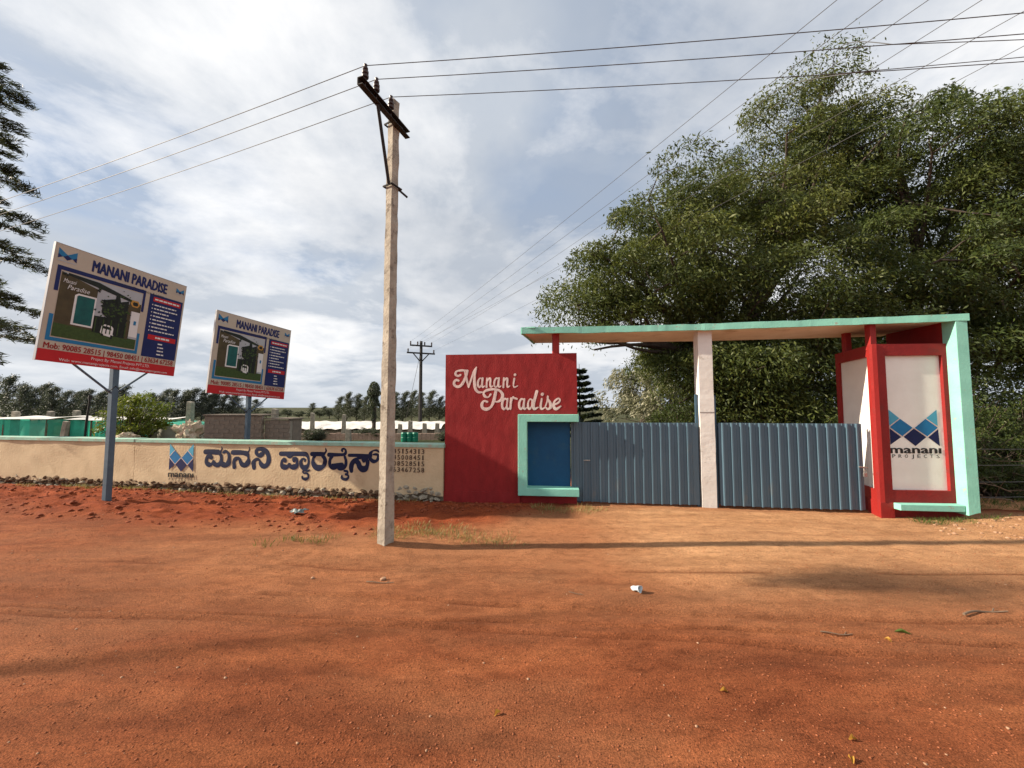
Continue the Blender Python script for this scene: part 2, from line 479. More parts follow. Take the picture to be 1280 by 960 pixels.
SCRIPT = [
  [[(0.289,2.357,0.041),(0.241,2.338,0.041),(0.193,2.373,0.046),(0.221,2.429,0.034),(0.318,2.444,0.041),(0.417,2.439,0.029)],[(0.421,2.435,0.046),(0.386,2.309,0.051),(0.316,2.177,0.051),(0.243,2.134,0.05),(0.177,2.165,0.05),(0.169,2.221,0.05),(0.207,2.263,0.046),(0.253,2.251,0.041)],[(0.371,2.428,0.033),(0.407,2.28,0.043),(0.446,2.125,0.03)],[(0.446,2.125,0.03),(0.501,2.289,0.037),(0.548,2.421,0.043),(0.593,2.498,0.025)],[(0.593,2.498,0.029),(0.565,2.354,0.037),(0.558,2.223,0.054),(0.578,2.095,0.054),(0.635,2.031,0.046),(0.705,2.03,0.025)]],
  [[(0.703,2.279,0.031),(0.662,2.293,0.023),(0.627,2.233,0.039),(0.627,2.155,0.039),(0.657,2.124,0.035),(0.692,2.172,0.027),(0.71,2.276,0.031)],[(0.713,2.293,0.038),(0.702,2.172,0.038),(0.716,2.124,0.034),(0.751,2.146,0.019)]],
  [[(0.795,2.292,0.028),(0.787,2.124,0.037)],[(0.789,2.208,0.019),(0.833,2.284,0.032),(0.862,2.275,0.037),(0.857,2.174,0.037),(0.871,2.127,0.034),(0.91,2.148,0.019)]],
  [[(1.014,2.277,0.023),(0.973,2.291,0.031),(0.938,2.231,0.038),(0.938,2.153,0.03),(0.967,2.122,0.026),(1.002,2.17,0.027),(1.019,2.274,0.031)],[(1.023,2.291,0.038),(1.011,2.17,0.038),(1.026,2.122,0.026),(1.06,2.144,0.019)]],
  [[(1.115,2.29,0.037),(1.105,2.122,0.037)],[(1.107,2.206,0.019),(1.152,2.281,0.032),(1.181,2.273,0.038),(1.175,2.172,0.037),(1.189,2.125,0.034),(1.227,2.146,0.014)]],
  [[(1.31,2.281,0.037),(1.293,2.166,0.027),(1.31,2.12,0.025),(1.371,2.145,0.019)],[(1.32,2.35,0.047),(1.324,2.355,0.047)]],
  [[(0.864,1.987,0.041),(0.82,1.936,0.023),(0.755,1.955,0.05),(0.733,2.019,0.037),(0.796,2.067,0.05),(0.929,2.085,0.042),(1.038,2.055,0.044),(1.09,1.977,0.058),(1.064,1.891,0.054),(0.989,1.85,0.032),(0.93,1.869,0.023)],[(0.966,2.067,0.054),(0.929,1.884,0.06),(0.873,1.757,0.044),(0.788,1.713,0.06),(0.715,1.739,0.054),(0.7,1.81,0.054),(0.745,1.866,0.034),(0.801,1.851,0.041)]],
  [[(1.174,1.89,0.035),(1.127,1.906,0.035),(1.086,1.838,0.044),(1.086,1.75,0.044),(1.12,1.715,0.04),(1.161,1.769,0.016),(1.181,1.886,0.027)],[(1.185,1.906,0.033),(1.171,1.769,0.033),(1.187,1.715,0.039),(1.227,1.74,0.022)]],
  [[(1.251,1.911,0.046),(1.236,1.72,0.04)],[(1.244,1.828,0.033),(1.285,1.935,0.031),(1.307,1.92,0.033),(1.356,1.905,0.037)]],
  [[(1.487,1.886,0.034),(1.442,1.902,0.035),(1.403,1.836,0.042),(1.403,1.751,0.042),(1.435,1.717,0.038),(1.474,1.77,0.03),(1.494,1.883,0.025)],[(1.497,1.901,0.032),(1.484,1.77,0.042),(1.5,1.717,0.038),(1.539,1.741,0.021)]],
  [[(1.64,1.883,0.033),(1.6,1.897,0.025),(1.566,1.833,0.031),(1.565,1.75,0.041),(1.594,1.717,0.037),(1.628,1.768,0.022),(1.645,1.879,0.033)],[(1.727,2.041,0.054),(1.666,1.809,0.054),(1.677,1.721,0.05),(1.748,1.746,0.022)]],
  [[(1.816,1.904,0.032),(1.797,1.771,0.043),(1.815,1.717,0.039),(1.879,1.746,0.022)],[(1.825,1.985,0.056),(1.83,1.991,0.056)]],
  [[(1.879,1.754,0.025),(1.912,1.845,0.026),(1.932,1.952,0.037),(1.925,1.91,0.032),(1.971,1.827,0.054),(1.978,1.754,0.054),(1.931,1.713,0.034),(1.897,1.739,0.033)]],
  [[(2.031,1.794,0.029),(2.113,1.827,0.037),(2.151,1.882,0.031),(2.114,1.909,0.032),(2.05,1.854,0.037),(2.033,1.772,0.054),(2.076,1.717,0.05),(2.164,1.768,0.025)]],
]
# ------------------------------------------------------------------ materials
M = {}
M['cream'] = pmat('cream_plaster', (0.60, 0.47, 0.30), (0.52, 0.40, 0.25), 3.0, 8, 0.9, 0.35, 26, bdist=0.02, stain=(0.42, 0.31, 0.19), stain_scale=1.6, stain_lo=0.56, stain_hi=0.72)
M['mint'] = pmat('mint_paint', (0.27, 0.62, 0.50), (0.215, 0.52, 0.42), 3.0, 9, 0.75, 0.35, 45, stain=(0.33, 0.37, 0.30), stain_scale=13, stain_lo=0.625, stain_hi=0.665)
M['mint_old'] = pmat('weathered_mint_paint', (0.30, 0.50, 0.40), (0.24, 0.40, 0.32), 7.0, 8, 0.85, 0.3, 60, stain=(0.36, 0.33, 0.26), stain_scale=6, stain_lo=0.52, stain_hi=0.68)
M['red'] = pmat('red_stucco', (0.27, 0.018, 0.019), (0.22, 0.015, 0.016), 5.0, 8, 0.75, 0.7, 60, stretch=(1.6, 1.6, 0.6), bdist=0.009, spec=0.25)
M['red_smooth'] = pmat('red_wall_paint', (0.26, 0.016, 0.014), (0.21, 0.012, 0.011), 4.0, 8, 0.7, 0.35, 30, bdist=0.015, spec=0.3, stain=(0.16, 0.022, 0.018), stain_scale=5, stain_lo=0.56, stain_hi=0.72)
M['red_pier'] = pmat('bright_red_paint', (0.30, 0.017, 0.014), (0.26, 0.014, 0.011), 3.0, 8, 0.6, 0.3, 28, bdist=0.012, spec=0.35)
M['white'] = pmat('white_wall_paint', (0.84, 0.82, 0.77), (0.77, 0.74, 0.69), 2.2, 8, 0.85, 0.12, 30, bdist=0.012, stain=(0.64, 0.59, 0.52), stain_scale=2.5, stain_lo=0.6, stain_hi=0.85)
M['white_col'] = pmat('whitewash', (0.78, 0.755, 0.71), (0.68, 0.65, 0.60), 3.0, 8, 0.9, 0.25, 12, bdist=0.02, stain=(0.46, 0.42, 0.36), stain_scale=6, stain_lo=0.60, stain_hi=0.72)
M['soffit'] = pmat('soffit_plaster', (0.72, 0.68, 0.62), (0.63, 0.58, 0.52), 3.0, 8, 0.9, 0.2, 22, stain=(0.36, 0.27, 0.2), stain_scale=2, stain_lo=0.56, stain_hi=0.75)
M['blue_panel'] = pmat('blue_niche_paint', (0.005, 0.075, 0.18), (0.004, 0.060, 0.15), 3.0, 8, 0.6, 0.25, 20, stain=(0.02, 0.085, 0.15), stain_scale=4, stain_lo=0.55, stain_hi=0.75)
M['gate'] = pmat('blue_grey_sheet', (0.082, 0.142, 0.188), (0.070, 0.122, 0.164), 2.0, 6, 0.42, 0.0, spec=0.5, stretch=(1, 1, 0.4), stain=(0.15, 0.155, 0.15), stain_scale=4, stain_lo=0.60, stain_hi=0.82)
M['gate_frame'] = pmat('gate_frame_paint', (0.05, 0.10, 0.15), (0.04, 0.08, 0.12), 5, 6, 0.5)
M['steel'] = pmat('galvanised_steel', (0.42, 0.40, 0.37), (0.30, 0.28, 0.26), 12, 6, 0.45, metal=0.7)
M['concrete'] = pmat('pole_concrete', (0.42, 0.375, 0.305), (0.27, 0.235, 0.19), 6.0, 9, 0.92, 0.6, 35, bdist=0.015, stain=(0.17, 0.14, 0.11), stain_scale=9, stain_lo=0.55, stain_hi=0.66)
M['iron'] = pmat('dark_iron', (0.035, 0.03, 0.028), (0.02, 0.018, 0.017), 12, 6, 0.7, metal=0.2)
M['porcelain'] = pmat('brown_porcelain', (0.05, 0.03, 0.025), (0.035, 0.02, 0.018), 6, 4, 0.3)
M['wire'] = pmat('aluminium_wire', (0.10, 0.10, 0.10), (0.08, 0.08, 0.08), 6, 2, 0.6)
M['post_blue'] = pmat('blue_grey_post', (0.085, 0.13, 0.17), (0.065, 0.10, 0.135), 4, 7, 0.5, spec=0.4, stain=(0.16, 0.15, 0.14), stain_scale=8, stain_lo=0.62, stain_hi=0.75)
M['navy'] = pmat('navy_paint', (0.006, 0.008, 0.035), (0.005, 0.014, 0.055), 8, 4, 0.7)
M['logo_navy'] = pmat('logo_navy', (0.006, 0.010, 0.075), (0.005, 0.008, 0.06), 6, 4, 0.7)
M['logo_blue'] = pmat('logo_blue', (0.012, 0.16, 0.36), (0.010, 0.13, 0.31), 6, 4, 0.7)
M['logo_sky'] = pmat('logo_light_blue', (0.08, 0.36, 0.52), (0.07, 0.32, 0.47), 6, 4, 0.7)
M['ink'] = pmat('black_ink', (0.03, 0.025, 0.025), (0.02, 0.018, 0.018), 10, 4, 0.8)
M['ink_brown'] = pmat('dark_brown_ink', (0.07, 0.04, 0.03), (0.04, 0.025, 0.02), 30, 4, 0.8)
M['script_white'] = pmat('pinkish_white_paint', (0.72, 0.58, 0.54), (0.62, 0.46, 0.42), 14, 6, 0.8, 0.3, 60)
# printed vinyl of the signboards
M['vinyl'] = pmat('printed_vinyl_cream', (0.50, 0.425, 0.34), (0.45, 0.38, 0.30), 2, 6, 0.5)
M['v_navy'] = pmat('vinyl_navy', (0.012, 0.02, 0.11), (0.01, 0.016, 0.09), 3, 4, 0.5)
M['v_blue'] = pmat('vinyl_blue', (0.02, 0.17, 0.36), (0.018, 0.15, 0.31), 3, 4, 0.5)
M['v_red'] = pmat('vinyl_red', (0.50, 0.018, 0.022), (0.45, 0.015, 0.02), 3, 4, 0.5)
M['v_white'] = pmat('vinyl_white', (0.72, 0.70, 0.68), (0.66, 0.64, 0.62), 3, 4, 0.5)
M['v_brown'] = pmat('vinyl_brown', (0.085, 0.065, 0.03), (0.06, 0.045, 0.022), 6, 5, 0.5)
M['v_dark'] = pmat('vinyl_dark', (0.018, 0.022, 0.018), (0.012, 0.015, 0.012), 20, 5, 0.5)
M['v_teal'] = pmat('vinyl_teal', (0.012, 0.11, 0.10), (0.008, 0.07, 0.07), 6, 4, 0.5)
M['v_green'] = pmat('vinyl_grass', (0.05, 0.085, 0.02), (0.035, 0.06, 0.015), 25, 5, 0.5)
M['v_grey'] = pmat('vinyl_grey', (0.42, 0.43, 0.45), (0.36, 0.37, 0.39), 2, 4, 0.5)
M['v_rednum'] = pmat('vinyl_dark_red', (0.30, 0.02, 0.02), (0.26, 0.018, 0.018), 3, 4, 0.5)
M['v_gold'] = pmat('vinyl_gold', (0.50, 0.26, 0.05), (0.42, 0.2, 0.04), 8, 4, 0.5)
M['stone'] = pmat('rubble_stone', (0.20, 0.125, 0.07), (0.09, 0.055, 0.032), 9, 8, 0.95, 0.8, 40, bdist=0.02)
M['stone_white'] = pmat('limewashed_rubble', (0.50, 0.45, 0.36), (0.26, 0.22, 0.16), 11, 8, 0.95, 0.8, 45, bdist=0.02)
M['core'] = pmat('wall_core_masonry', (0.22, 0.17, 0.12), (0.13, 0.10, 0.07), 9, 8, 0.95, 0.8, 30, bdist=0.02)
M['block'] = pmat('concrete_block', (0.235, 0.19, 0.15), (0.17, 0.14, 0.115), 7, 8, 0.95, 0.4, 40)
M['mortar'] = pmat('mortar', (0.33, 0.29, 0.24), (0.25, 0.22, 0.18), 12, 6, 0.95)
M['granite'] = pmat('granite_post', (0.34, 0.30, 0.24), (0.20, 0.175, 0.14), 8, 8, 0.95, 0.5, 30)
M['sheet'] = pmat('white_sheeting', (0.74, 0.71, 0.66), (0.60, 0.57, 0.52), 2, 7, 0.6, 0.5, 4, bdist=0.05)
M['tarp'] = pmat('pale_tarp', (0.40, 0.38, 0.31), (0.28, 0.27, 0.22), 2.5, 7, 0.6, 0.6, 4, bdist=0.05)
M['pink_brick'] = pmat('pinkish_brick', (0.40, 0.28, 0.22), (0.30, 0.20, 0.15), 7, 7, 0.95, 0.4, 30)
M['cloth'] = pmat('bundled_cloth', (0.55, 0.40, 0.32), (0.36, 0.36, 0.24), 3.5, 6, 0.9)
M['barrel'] = pmat('green_plastic', (0.012, 0.20, 0.12), (0.01, 0.16, 0.10), 4, 4, 0.4)
M['bark'] = pmat('bark', (0.085, 0.065, 0.05), (0.045, 0.034, 0.027), 8, 8, 0.95, 0.9, 20, stretch=(3, 3, 0.6), bdist=0.03)
M['twig'] = pmat('dry_twig', (0.22, 0.15, 0.10), (0.13, 0.09, 0.06), 10, 5, 0.95)
M['leaf_big'] = leaf_mat('leaf_olive', (0.062, 0.084, 0.020), (0.028, 0.042, 0.013), (0.10, 0.112, 0.026), 0.25, tone=(0.115, 0.130, 0.030))
M['leaf_right'] = leaf_mat('leaf_deep_olive', (0.055, 0.080, 0.020), (0.026, 0.040, 0.013), (0.09, 0.105, 0.026), 0.25, tone=(0.10, 0.122, 0.030))
M['leaf_bush'] = leaf_mat('leaf_bush', (0.13, 0.165, 0.02), (0.075, 0.10, 0.016), (0.22, 0.21, 0.03), 0.4)
M['leaf_oak'] = leaf_mat('leaf_silver_grey', (0.066, 0.078, 0.062), (0.03, 0.036, 0.03), (0.17, 0.18, 0.16), 0.15)
M['leaf_near'] = leaf_mat('leaf_dark_frond', (0.035, 0.045, 0.025), (0.02, 0.026, 0.016), (0.06, 0.065, 0.035), 0.2)
M['leaf_pale'] = leaf_mat('leaf_pale_silver', (0.30, 0.29, 0.20), (0.15, 0.15, 0.09), (0.42, 0.40, 0.29), 0.25)
M['leaf_dark'] = leaf_mat('leaf_dark_conifer', (0.03, 0.045, 0.025), (0.018, 0.028, 0.016), None, 0.1)
M['leaf_far'] = leaf_mat('leaf_far', (0.065, 0.075, 0.048), (0.038, 0.046, 0.032), (0.11, 0.115, 0.075), 0.15)
M['grass_dry'] = leaf_mat('dry_grass', (0.32, 0.25, 0.10), (0.17, 0.16, 0.05), (0.42, 0.34, 0.16), 0.3)
M['grass_green'] = leaf_mat('green_weed', (0.09, 0.13, 0.025), (0.05, 0.08, 0.02), (0.16, 0.18, 0.05), 0.3)
M['leaf_fallen'] = leaf_mat('fallen_leaf', (0.50, 0.26, 0.04), (0.30, 0.17, 0.05), None, 0.2)
M['pebble'] = pmat('laterite_pebble', (0.36, 0.125, 0.055), (0.20, 0.06, 0.025), 60, 4, 0.95)
M['clod'] = pmat('red_clod', (0.27, 0.066, 0.025), (0.15, 0.034, 0.014), 40, 5, 0.95)
M['stonechip'] = pmat('pale_stone_chip', (0.44, 0.28, 0.18), (0.30, 0.16, 0.09), 30, 4, 0.95)
M['cup'] = pmat('crumpled_white_plastic', (0.68, 0.74, 0.76), (0.5, 0.58, 0.62), 8, 5, 0.4)
M['litter'] = pmat('dark_litter', (0.22, 0.28, 0.27), (0.05, 0.06, 0.06), 20, 5, 0.5)
M['net'] = None
def net_mat(name, col, alpha):
    m, t, b = new_mat(name)
    b.inputs['Base Color'].default_value = (*col, 1)
    b.inputs['Roughness'].default_value = 0.7
    tcn = N(t, 'ShaderNodeTexCoord')
    n = N(t, 'ShaderNodeTexNoise')
    n.inputs['Scale'].default_value = 3.0
    n.inputs['Detail'].default_value = 5
    L(t, tcn.outputs['Object'], n.inputs['Vector'])
    rp = ramp_node(t, [(0.3, tuple(c * 0.72 for c in col)), (0.7, col)])
    L(t, n.outputs[0], rp.inputs[0])
    L(t, rp.outputs[0], b.inputs['Base Color'])
    tr = N(t, 'ShaderNodeBsdfTranslucent')
    L(t, rp.outputs[0], tr.inputs[0])
    mx = N(t, 'ShaderNodeMixShader')
    mx.inputs[0].default_value = 0.35
    tp = N(t, 'ShaderNodeBsdfTransparent')
    mx2 = N(t, 'ShaderNodeMixShader')
    mx2.inputs[0].default_value = alpha
    out = t.nodes['Material Output']
    L(t, b.outputs[0], mx.inputs[1])
    L(t, tr.outputs[0], mx.inputs[2])
    L(t, tp.outputs[0], mx2.inputs[1])
    L(t, mx.outputs[0], mx2.inputs[2])
    L(t, mx2.outputs[0], out.inputs[0])
    return m
M['net'] = net_mat('green_shade_net', (0.06, 0.58, 0.40), 0.85)

def ground_material():
    m, t, b = new_mat('red_laterite_soil')
    tcn = N(t, 'ShaderNodeTexCoord')
    P = tcn.outputs['Object']
    def noise(scale, det=6, stretch=(1, 1, 1), rough=0.6):
        mp = N(t, 'ShaderNodeMapping')
        mp.inputs['Scale'].default_value = stretch
        L(t, P, mp.inputs['Vector'])
        n = N(t, 'ShaderNodeTexNoise')
        n.inputs['Scale'].default_value = scale
        n.inputs['Detail'].default_value = det
        n.inputs['Roughness'].default_value = rough
        L(t, mp.outputs[0], n.inputs['Vector'])
        return n.outputs[0]
    a_red = N(t, 'ShaderNodeAttribute', attribute_name='spoil').outputs['Fac']
    a_drv = N(t, 'ShaderNodeAttribute', attribute_name='drive').outputs['Fac']
    r1 = ramp_node(t, [(0.34, (0.165, 0.046, 0.019)), (0.5, (0.245, 0.076, 0.031)), (0.68, (0.33, 0.115, 0.047))])
    L(t, noise(0.8, 9, (0.55, 1.7, 1), 0.65), r1.inputs[0])
    r2 = ramp_node(t, [(0.35, (0.45, 0.235, 0.115)), (0.65, (0.55, 0.305, 0.155))])
    L(t, noise(1.6, 8, (0.8, 1.2, 1)), r2.inputs[0])
    col = mix_node(t, a_drv, r1.outputs[0], r2.outputs[0])
    # wheel-smeared streaks along the road and compacted brown patches
    rs = ramp_node(t, [(0.38, (0.70, 0.67, 0.65)), (0.52, (1, 1, 1)), (0.68, (1.15, 1.14, 1.12))])
    L(t, noise(1.5, 9, (0.32, 2.6, 1), 0.7), rs.inputs[0])
    col = mix_node(t, 0.6, col, rs.outputs[0], 'MULTIPLY')
    rm = ramp_node(t, [(0.36, (0.74, 0.72, 0.70)), (0.5, (1, 1, 1)), (0.66, (1.18, 1.16, 1.14))])
    L(t, noise(7.5, 8, (0.8, 1.2, 1), 0.72), rm.inputs[0])
    col = mix_node(t, 0.9, col, rm.outputs[0], 'MULTIPLY')
    rb = ramp_node(t, [(0.46, (0, 0, 0)), (0.62, (1, 1, 1))])
    L(t, noise(0.55, 7, (0.6, 1.4, 1)), rb.inputs[0])
    col = mix_node(t, math_node(t, 'MULTIPLY', rb.outputs[0], 0.4), col, (0.25, 0.115, 0.058))
    r3 = ramp_node(t, [(0.34, (0.155, 0.034, 0.014)), (0.66, (0.30, 0.072, 0.026))])
    L(t, noise(2.2, 8, (0.7, 1.6, 1)), r3.inputs[0])
    col = mix_node(t, a_red, col, r3.outputs[0])
    a_fld = N(t, 'ShaderNodeAttribute', attribute_name='field').outputs['Fac']
    r4 = ramp_node(t, [(0.36, (0.035, 0.045, 0.018)), (0.5, (0.055, 0.06, 0.028)), (0.7, (0.09, 0.075, 0.04))])
    L(t, noise(0.35, 8), r4.inputs[0])
    col = mix_node(t, a_fld, col, r4.outputs[0])
    a_rut_shade = N(t, 'ShaderNodeAttribute', attribute_name='rut').outputs['Fac']  # 'rut' holds the mask of the painted groove shade
    col = mix_node(t, a_rut_shade, col, (0.125, 0.040, 0.018))  # groove shade of the ruts painted into the soil colour
    # grit: fine light and dark grains
    g = noise(105, 5, (1, 1, 1), 0.8)
    rg = ramp_node(t, [(0.32, (0.32, 0.32, 0.32)), (0.5, (1, 1, 1)), (0.68, (1.7, 1.62, 1.55))])
    L(t, g, rg.inputs[0])
    col = mix_node(t, 1.0, col, rg.outputs[0], 'MULTIPLY')
    L(t, col, b.inputs['Base Color'])
    b.inputs['Roughness'].default_value = 0.95
    b.inputs['Specular IOR Level'].default_value = 0.1
    b1 = N(t, 'ShaderNodeBump')
    b1.inputs['Strength'].default_value = 0.9
    b1.inputs['Distance'].default_value = 0.020
    L(t, noise(85, 5, (1, 1, 1), 0.7), b1.inputs['Height'])
    b2 = N(t, 'ShaderNodeBump')
    b2.inputs['Strength'].default_value = 0.4
    b2.inputs['Distance'].default_value = 0.05
    L(t, noise(7, 6, (0.7, 1.5, 1), 0.6), b2.inputs['Height'])
    # embedded pebbles: small domes of different sizes
    vo = N(t, 'ShaderNodeTexVoronoi')
    vo.inputs['Scale'].default_value = 62
    L(t, P, vo.inputs['Vector'])
    dome = ramp_node(t, [(0.0, (1, 1, 1)), (0.38, (0, 0, 0))])
    L(t, vo.outputs['Distance'], dome.inputs[0])
    sepc = N(t, 'ShaderNodeSeparateColor')
    L(t, vo.outputs['Color'], sepc.inputs[0])
    pick = ramp_node(t, [(0.45, (0, 0, 0)), (0.9, (1, 1, 1))])
    L(t, sepc.outputs[0], pick.inputs[0])
    b3 = N(t, 'ShaderNodeBump')
    b3.inputs['Strength'].default_value = 0.9
    b3.inputs['Distance'].default_value = 0.012
    L(t, math_node(t, 'MULTIPLY', dome.outputs[0], pick.outputs[0]), b3.inputs['Height'])
    L(t, b2.outputs[0], b3.inputs['Normal'])
    L(t, b3.outputs[0], b1.inputs['Normal'])
    L(t, b1.outputs[0], b.inputs['Normal'])
    return m
M['ground'] = ground_material()

# ------------------------------------------------------------------ ground
def axis(segs):
    out = []
    for a, b, s in segs:
        out += list(np.arange(a, b, s))
    out.append(segs[-1][1])
    return np.array(out)
gx = axis([(-900, -300, 100), (-300, -60, 20), (-60, -20, 4), (-20, -11, 0.4), (-11, -4, 0.06), (-4, 5, 0.040), (5, 9, 0.060), (9, 20, 0.4), (20, 60, 4), (60, 300, 20), (300, 900, 100)])
gy = axis([(-60, -10, 10), (-10, 0, 1.0), (0, 1.6, 0.16), (1.6, 2.6, 0.024), (2.6, 3.7, 0.013), (3.7, 4.4, 0.026), (4.4, 8.6, 0.036), (8.6, 10, 0.14), (10, 20, 1), (20, 80, 6), (80, 300, 30), (300, 1500, 200)])
GX, GY = np.meshgrid(gx, gy)
GZ = ground_z(GX, GY)
nx, ny = len(gx), len(gy)
me = bpy.data.meshes.new('ground')
V = np.stack([GX, GY, GZ], -1).reshape(-1, 3)
ii = np.arange((ny - 1) * (nx - 1))
jr, jc = ii // (nx - 1), ii % (nx - 1)
q = np.stack([jr * nx + jc, jr * nx + jc + 1, (jr + 1) * nx + jc + 1, (jr + 1) * nx + jc], 1)
def np_mesh(name, V, Q, mat, smooth=False):
    me = bpy.data.meshes.new(name)
    k = Q.shape[1]
    me.vertices.add(len(V))
    me.vertices.foreach_set('co', np.ascontiguousarray(V, np.float32).ravel())
    me.loops.add(Q.size)
    me.loops.foreach_set('vertex_index', np.ascontiguousarray(Q, np.int32).ravel())
    me.polygons.add(len(Q))
    me.polygons.foreach_set('loop_start', np.arange(0, Q.size, k, dtype=np.int32))
    me.polygons.foreach_set('loop_total', np.full(len(Q), k, np.int32))
    if smooth:
        me.polygons.foreach_set('use_smooth', np.ones(len(Q), bool))
    me.materials.append(mat)
    me.update(calc_edges=True)
    return me
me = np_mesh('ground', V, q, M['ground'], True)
red, drive, dd = soil_masks(GX, GY)
def rut_shade_mask(x, y):  # where painted groove shade darkens the ruts, in broken stretches
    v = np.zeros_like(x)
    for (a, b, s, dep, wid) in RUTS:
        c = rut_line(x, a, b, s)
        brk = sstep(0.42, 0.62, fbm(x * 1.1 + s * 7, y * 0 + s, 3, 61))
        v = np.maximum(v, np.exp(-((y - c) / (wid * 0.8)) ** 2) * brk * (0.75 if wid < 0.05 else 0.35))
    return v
far = (GY < 10) & (GX > -30) & (GX < 12)
for nm, arr in (('spoil', np.where(far, red, 0.3)), ('drive', drive), ('rut', rut_shade_mask(GX, GY)), ('field', sstep(9.0, 10.5, GY + 0.17 * GX * (GX < 0)))):
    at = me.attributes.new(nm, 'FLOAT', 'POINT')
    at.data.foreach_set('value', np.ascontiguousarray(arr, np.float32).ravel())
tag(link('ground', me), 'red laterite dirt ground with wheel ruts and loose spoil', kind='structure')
def gz(x, y):
    return float(ground_z(np.array([x]), np.array([y]))[0])
# ------------------------------------------------------------------ compound wall (local x runs to the right, -y faces the road)
WL = 14.0
wall = empty('compound_wall', (WALL_O[0], WALL_O[1], 0), WALL_ANG, 'low cream plastered compound wall with mint coping and navy Kannada lettering', 'wall')
mb = MB(); mb.box(-WL, 0, 0.045, 0.23, -0.2, 1.0); mb.build('masonry', M['core'], wall)
def wall_bulge(x, z):
    return (float(vnoise(x * 1.7, z * 2.1, 3)) - 0.5) * 0.02
def plaster(x0, x1, zlow, seed, name='plaster'):
    """plaster coat with a broken lower edge"""
    n = int((x1 - x0) / 0.05) + 2
    xs = np.linspace(x0, x1, n)
    zb = zlow + (fbm(xs * 2.3, xs * 0 + seed, 4, seed) - 0.5) * 0.13
    jl = (fbm(np.linspace(0, 6, 14), np.zeros(14), 3, seed + 40) - 0.5) * 0.025
    left = [(x0 + jl[k], zb[0] + (1.0 - zb[0]) * k / 13) for k in range(13, 0, -1)]
    mbp = MB()
    rows = 14
    for yy in (0.0, 0.05):
        pass
    V0 = []
    for i in range(n):
        for r in range(rows + 1):
            t = r / rows
            z = zb[i] + (1.0 - zb[i]) * t
            x = xs[i] + (jl[min(r, 13)] if i == 0 and x0 > -WL + 0.1 else 0)
            bulge = wall_bulge(x, z)
            edge = 0.012 * (1 - min(1, t * 12)) * float(vnoise(x * 14, 3.0, seed))
            V0.append((x, bulge + edge, z))
    nf = len(V0)
    F0 = []
    for i in range(n - 1):
        for r in range(rows):
            a = i * (rows + 1) + r
            F0.append((a, a + rows + 1, a + rows + 2, a + 1))
    # thickness along bottom and both ends
    V1 = [(x, 0.06, z) for (x, y, z) in V0]
    b = nf
    for i in range(n - 1):
        a0, a1 = i * (rows + 1), (i + 1) * (rows + 1)
        F0.append((a0, b + a0, b + a1, a1))
        F0.append((a0 + rows, a1 + rows, b + a1 + rows, b + a0 + rows))
    for r in range(rows):
        F0.append((r, r + 1, b + r + 1, b + r))
        c = (n - 1) * (rows + 1) + r
        F0.append((c, b + c, b + c + 1, c + 1))
    mbp.add(V0 + V1, F0)
    o = mbp.build(name, M['cream'], wall, fix=False)
    return o
plaster(-WL, -6.975, 0.115, 3)
plaster(-6.965, 0.0, 0.13, 9)
# coping: two lengths, slightly uneven
def coping(x0, x1, s):
    mbc = MB(); n = 24
    for i in range(n):
        a, b = x0 + (x1 - x0) * i / n, x0 + (x1 - x0) * (i + 1) / n
        za, zb_ = [1.06 + (float(vnoise(v * 1.3, s, 4)) - 0.5) * 0.014 for v in (a, b)]
        ya, yb = [-0.03 + (float(vnoise(v * 2.3, s, 6)) - 0.5) * 0.012 for v in (a, b)]
        mbc.add([(a, ya, 0.998), (b, yb, 0.998), (b, 0.26, 0.998), (a, 0.26, 0.998), (a, ya, za), (b, yb, zb_), (b, 0.26, zb_ + 0.005), (a, 0.26, za + 0.005)],
                [(4, 5, 6, 7), (0, 1, 5, 4), (2, 3, 7, 6), (0, 3, 2, 1)] + ([(0, 4, 7, 3)] if i == 0 else []) + ([(1, 2, 6, 5)] if i == n - 1 else []))
    mbc.build('coping', M['mint_old'], wall, fix=False)
coping(-WL, -6.97, 1.0); coping(-6.96, 0.02, 5.0)
# rubble footing: separate stones under the broken plaster
def stone_mesh(seed):
    r = np.random.default_rng(seed)
    bm = bmesh.new()
    bmesh.ops.create_icosphere(bm, subdivisions=1, radius=1.0)
    for v in bm.verts:
        v.co *= 0.82 + 0.36 * r.random()
        v.co.x = max(-0.9, min(0.9, v.co.x)); v.co.z = max(-0.85, min(0.85, v.co.z))
    me = bpy.data.meshes.new('stone'); bm.to_mesh(me); bm.free()
    return me
stone_meshes = []
for k in range(6):
    for mt in ('stone', 'stone_white'):
        s_ = stone_mesh(k); s_.materials.append(M[mt]); stone_meshes.append(s_)
x = -12.6
k = 0
while x < -0.05:
    right = x > -1.1
    w = rng.uniform(0.08, 0.22)
    for row in range(3 if not right else 4):
        o = link('stone', stone_meshes[(int(rng.integers(0, 6))) * 2 + (1 if right or rng.random() < 0.2 else 0)], wall)
        o.scale = (w * rng.uniform(0.35, 0.65), rng.uniform(0.03, 0.075), rng.uniform(0.03, 0.06))
        o.location = (x + w / 2 + rng.uniform(-0.03, 0.03), rng.uniform(0.0, 0.04), 0.0 + row * 0.075 + rng.uniform(-0.03, 0.03))
        o.rotation_euler = (rng.uniform(-0.5, 0.5), rng.uniform(-0.5, 0.5), rng.uniform(-0.3, 0.3))
    x += w * 0.95
for li, letter in enumerate(KANNADA):
    mb = MB()
    for si, s_ in enumerate(letter):
        mb.stroke(s_, -0.0035 - 0.0004 * si, surf=wall_bulge)
    mb.build('letter', M['navy'], wall, fix=False)
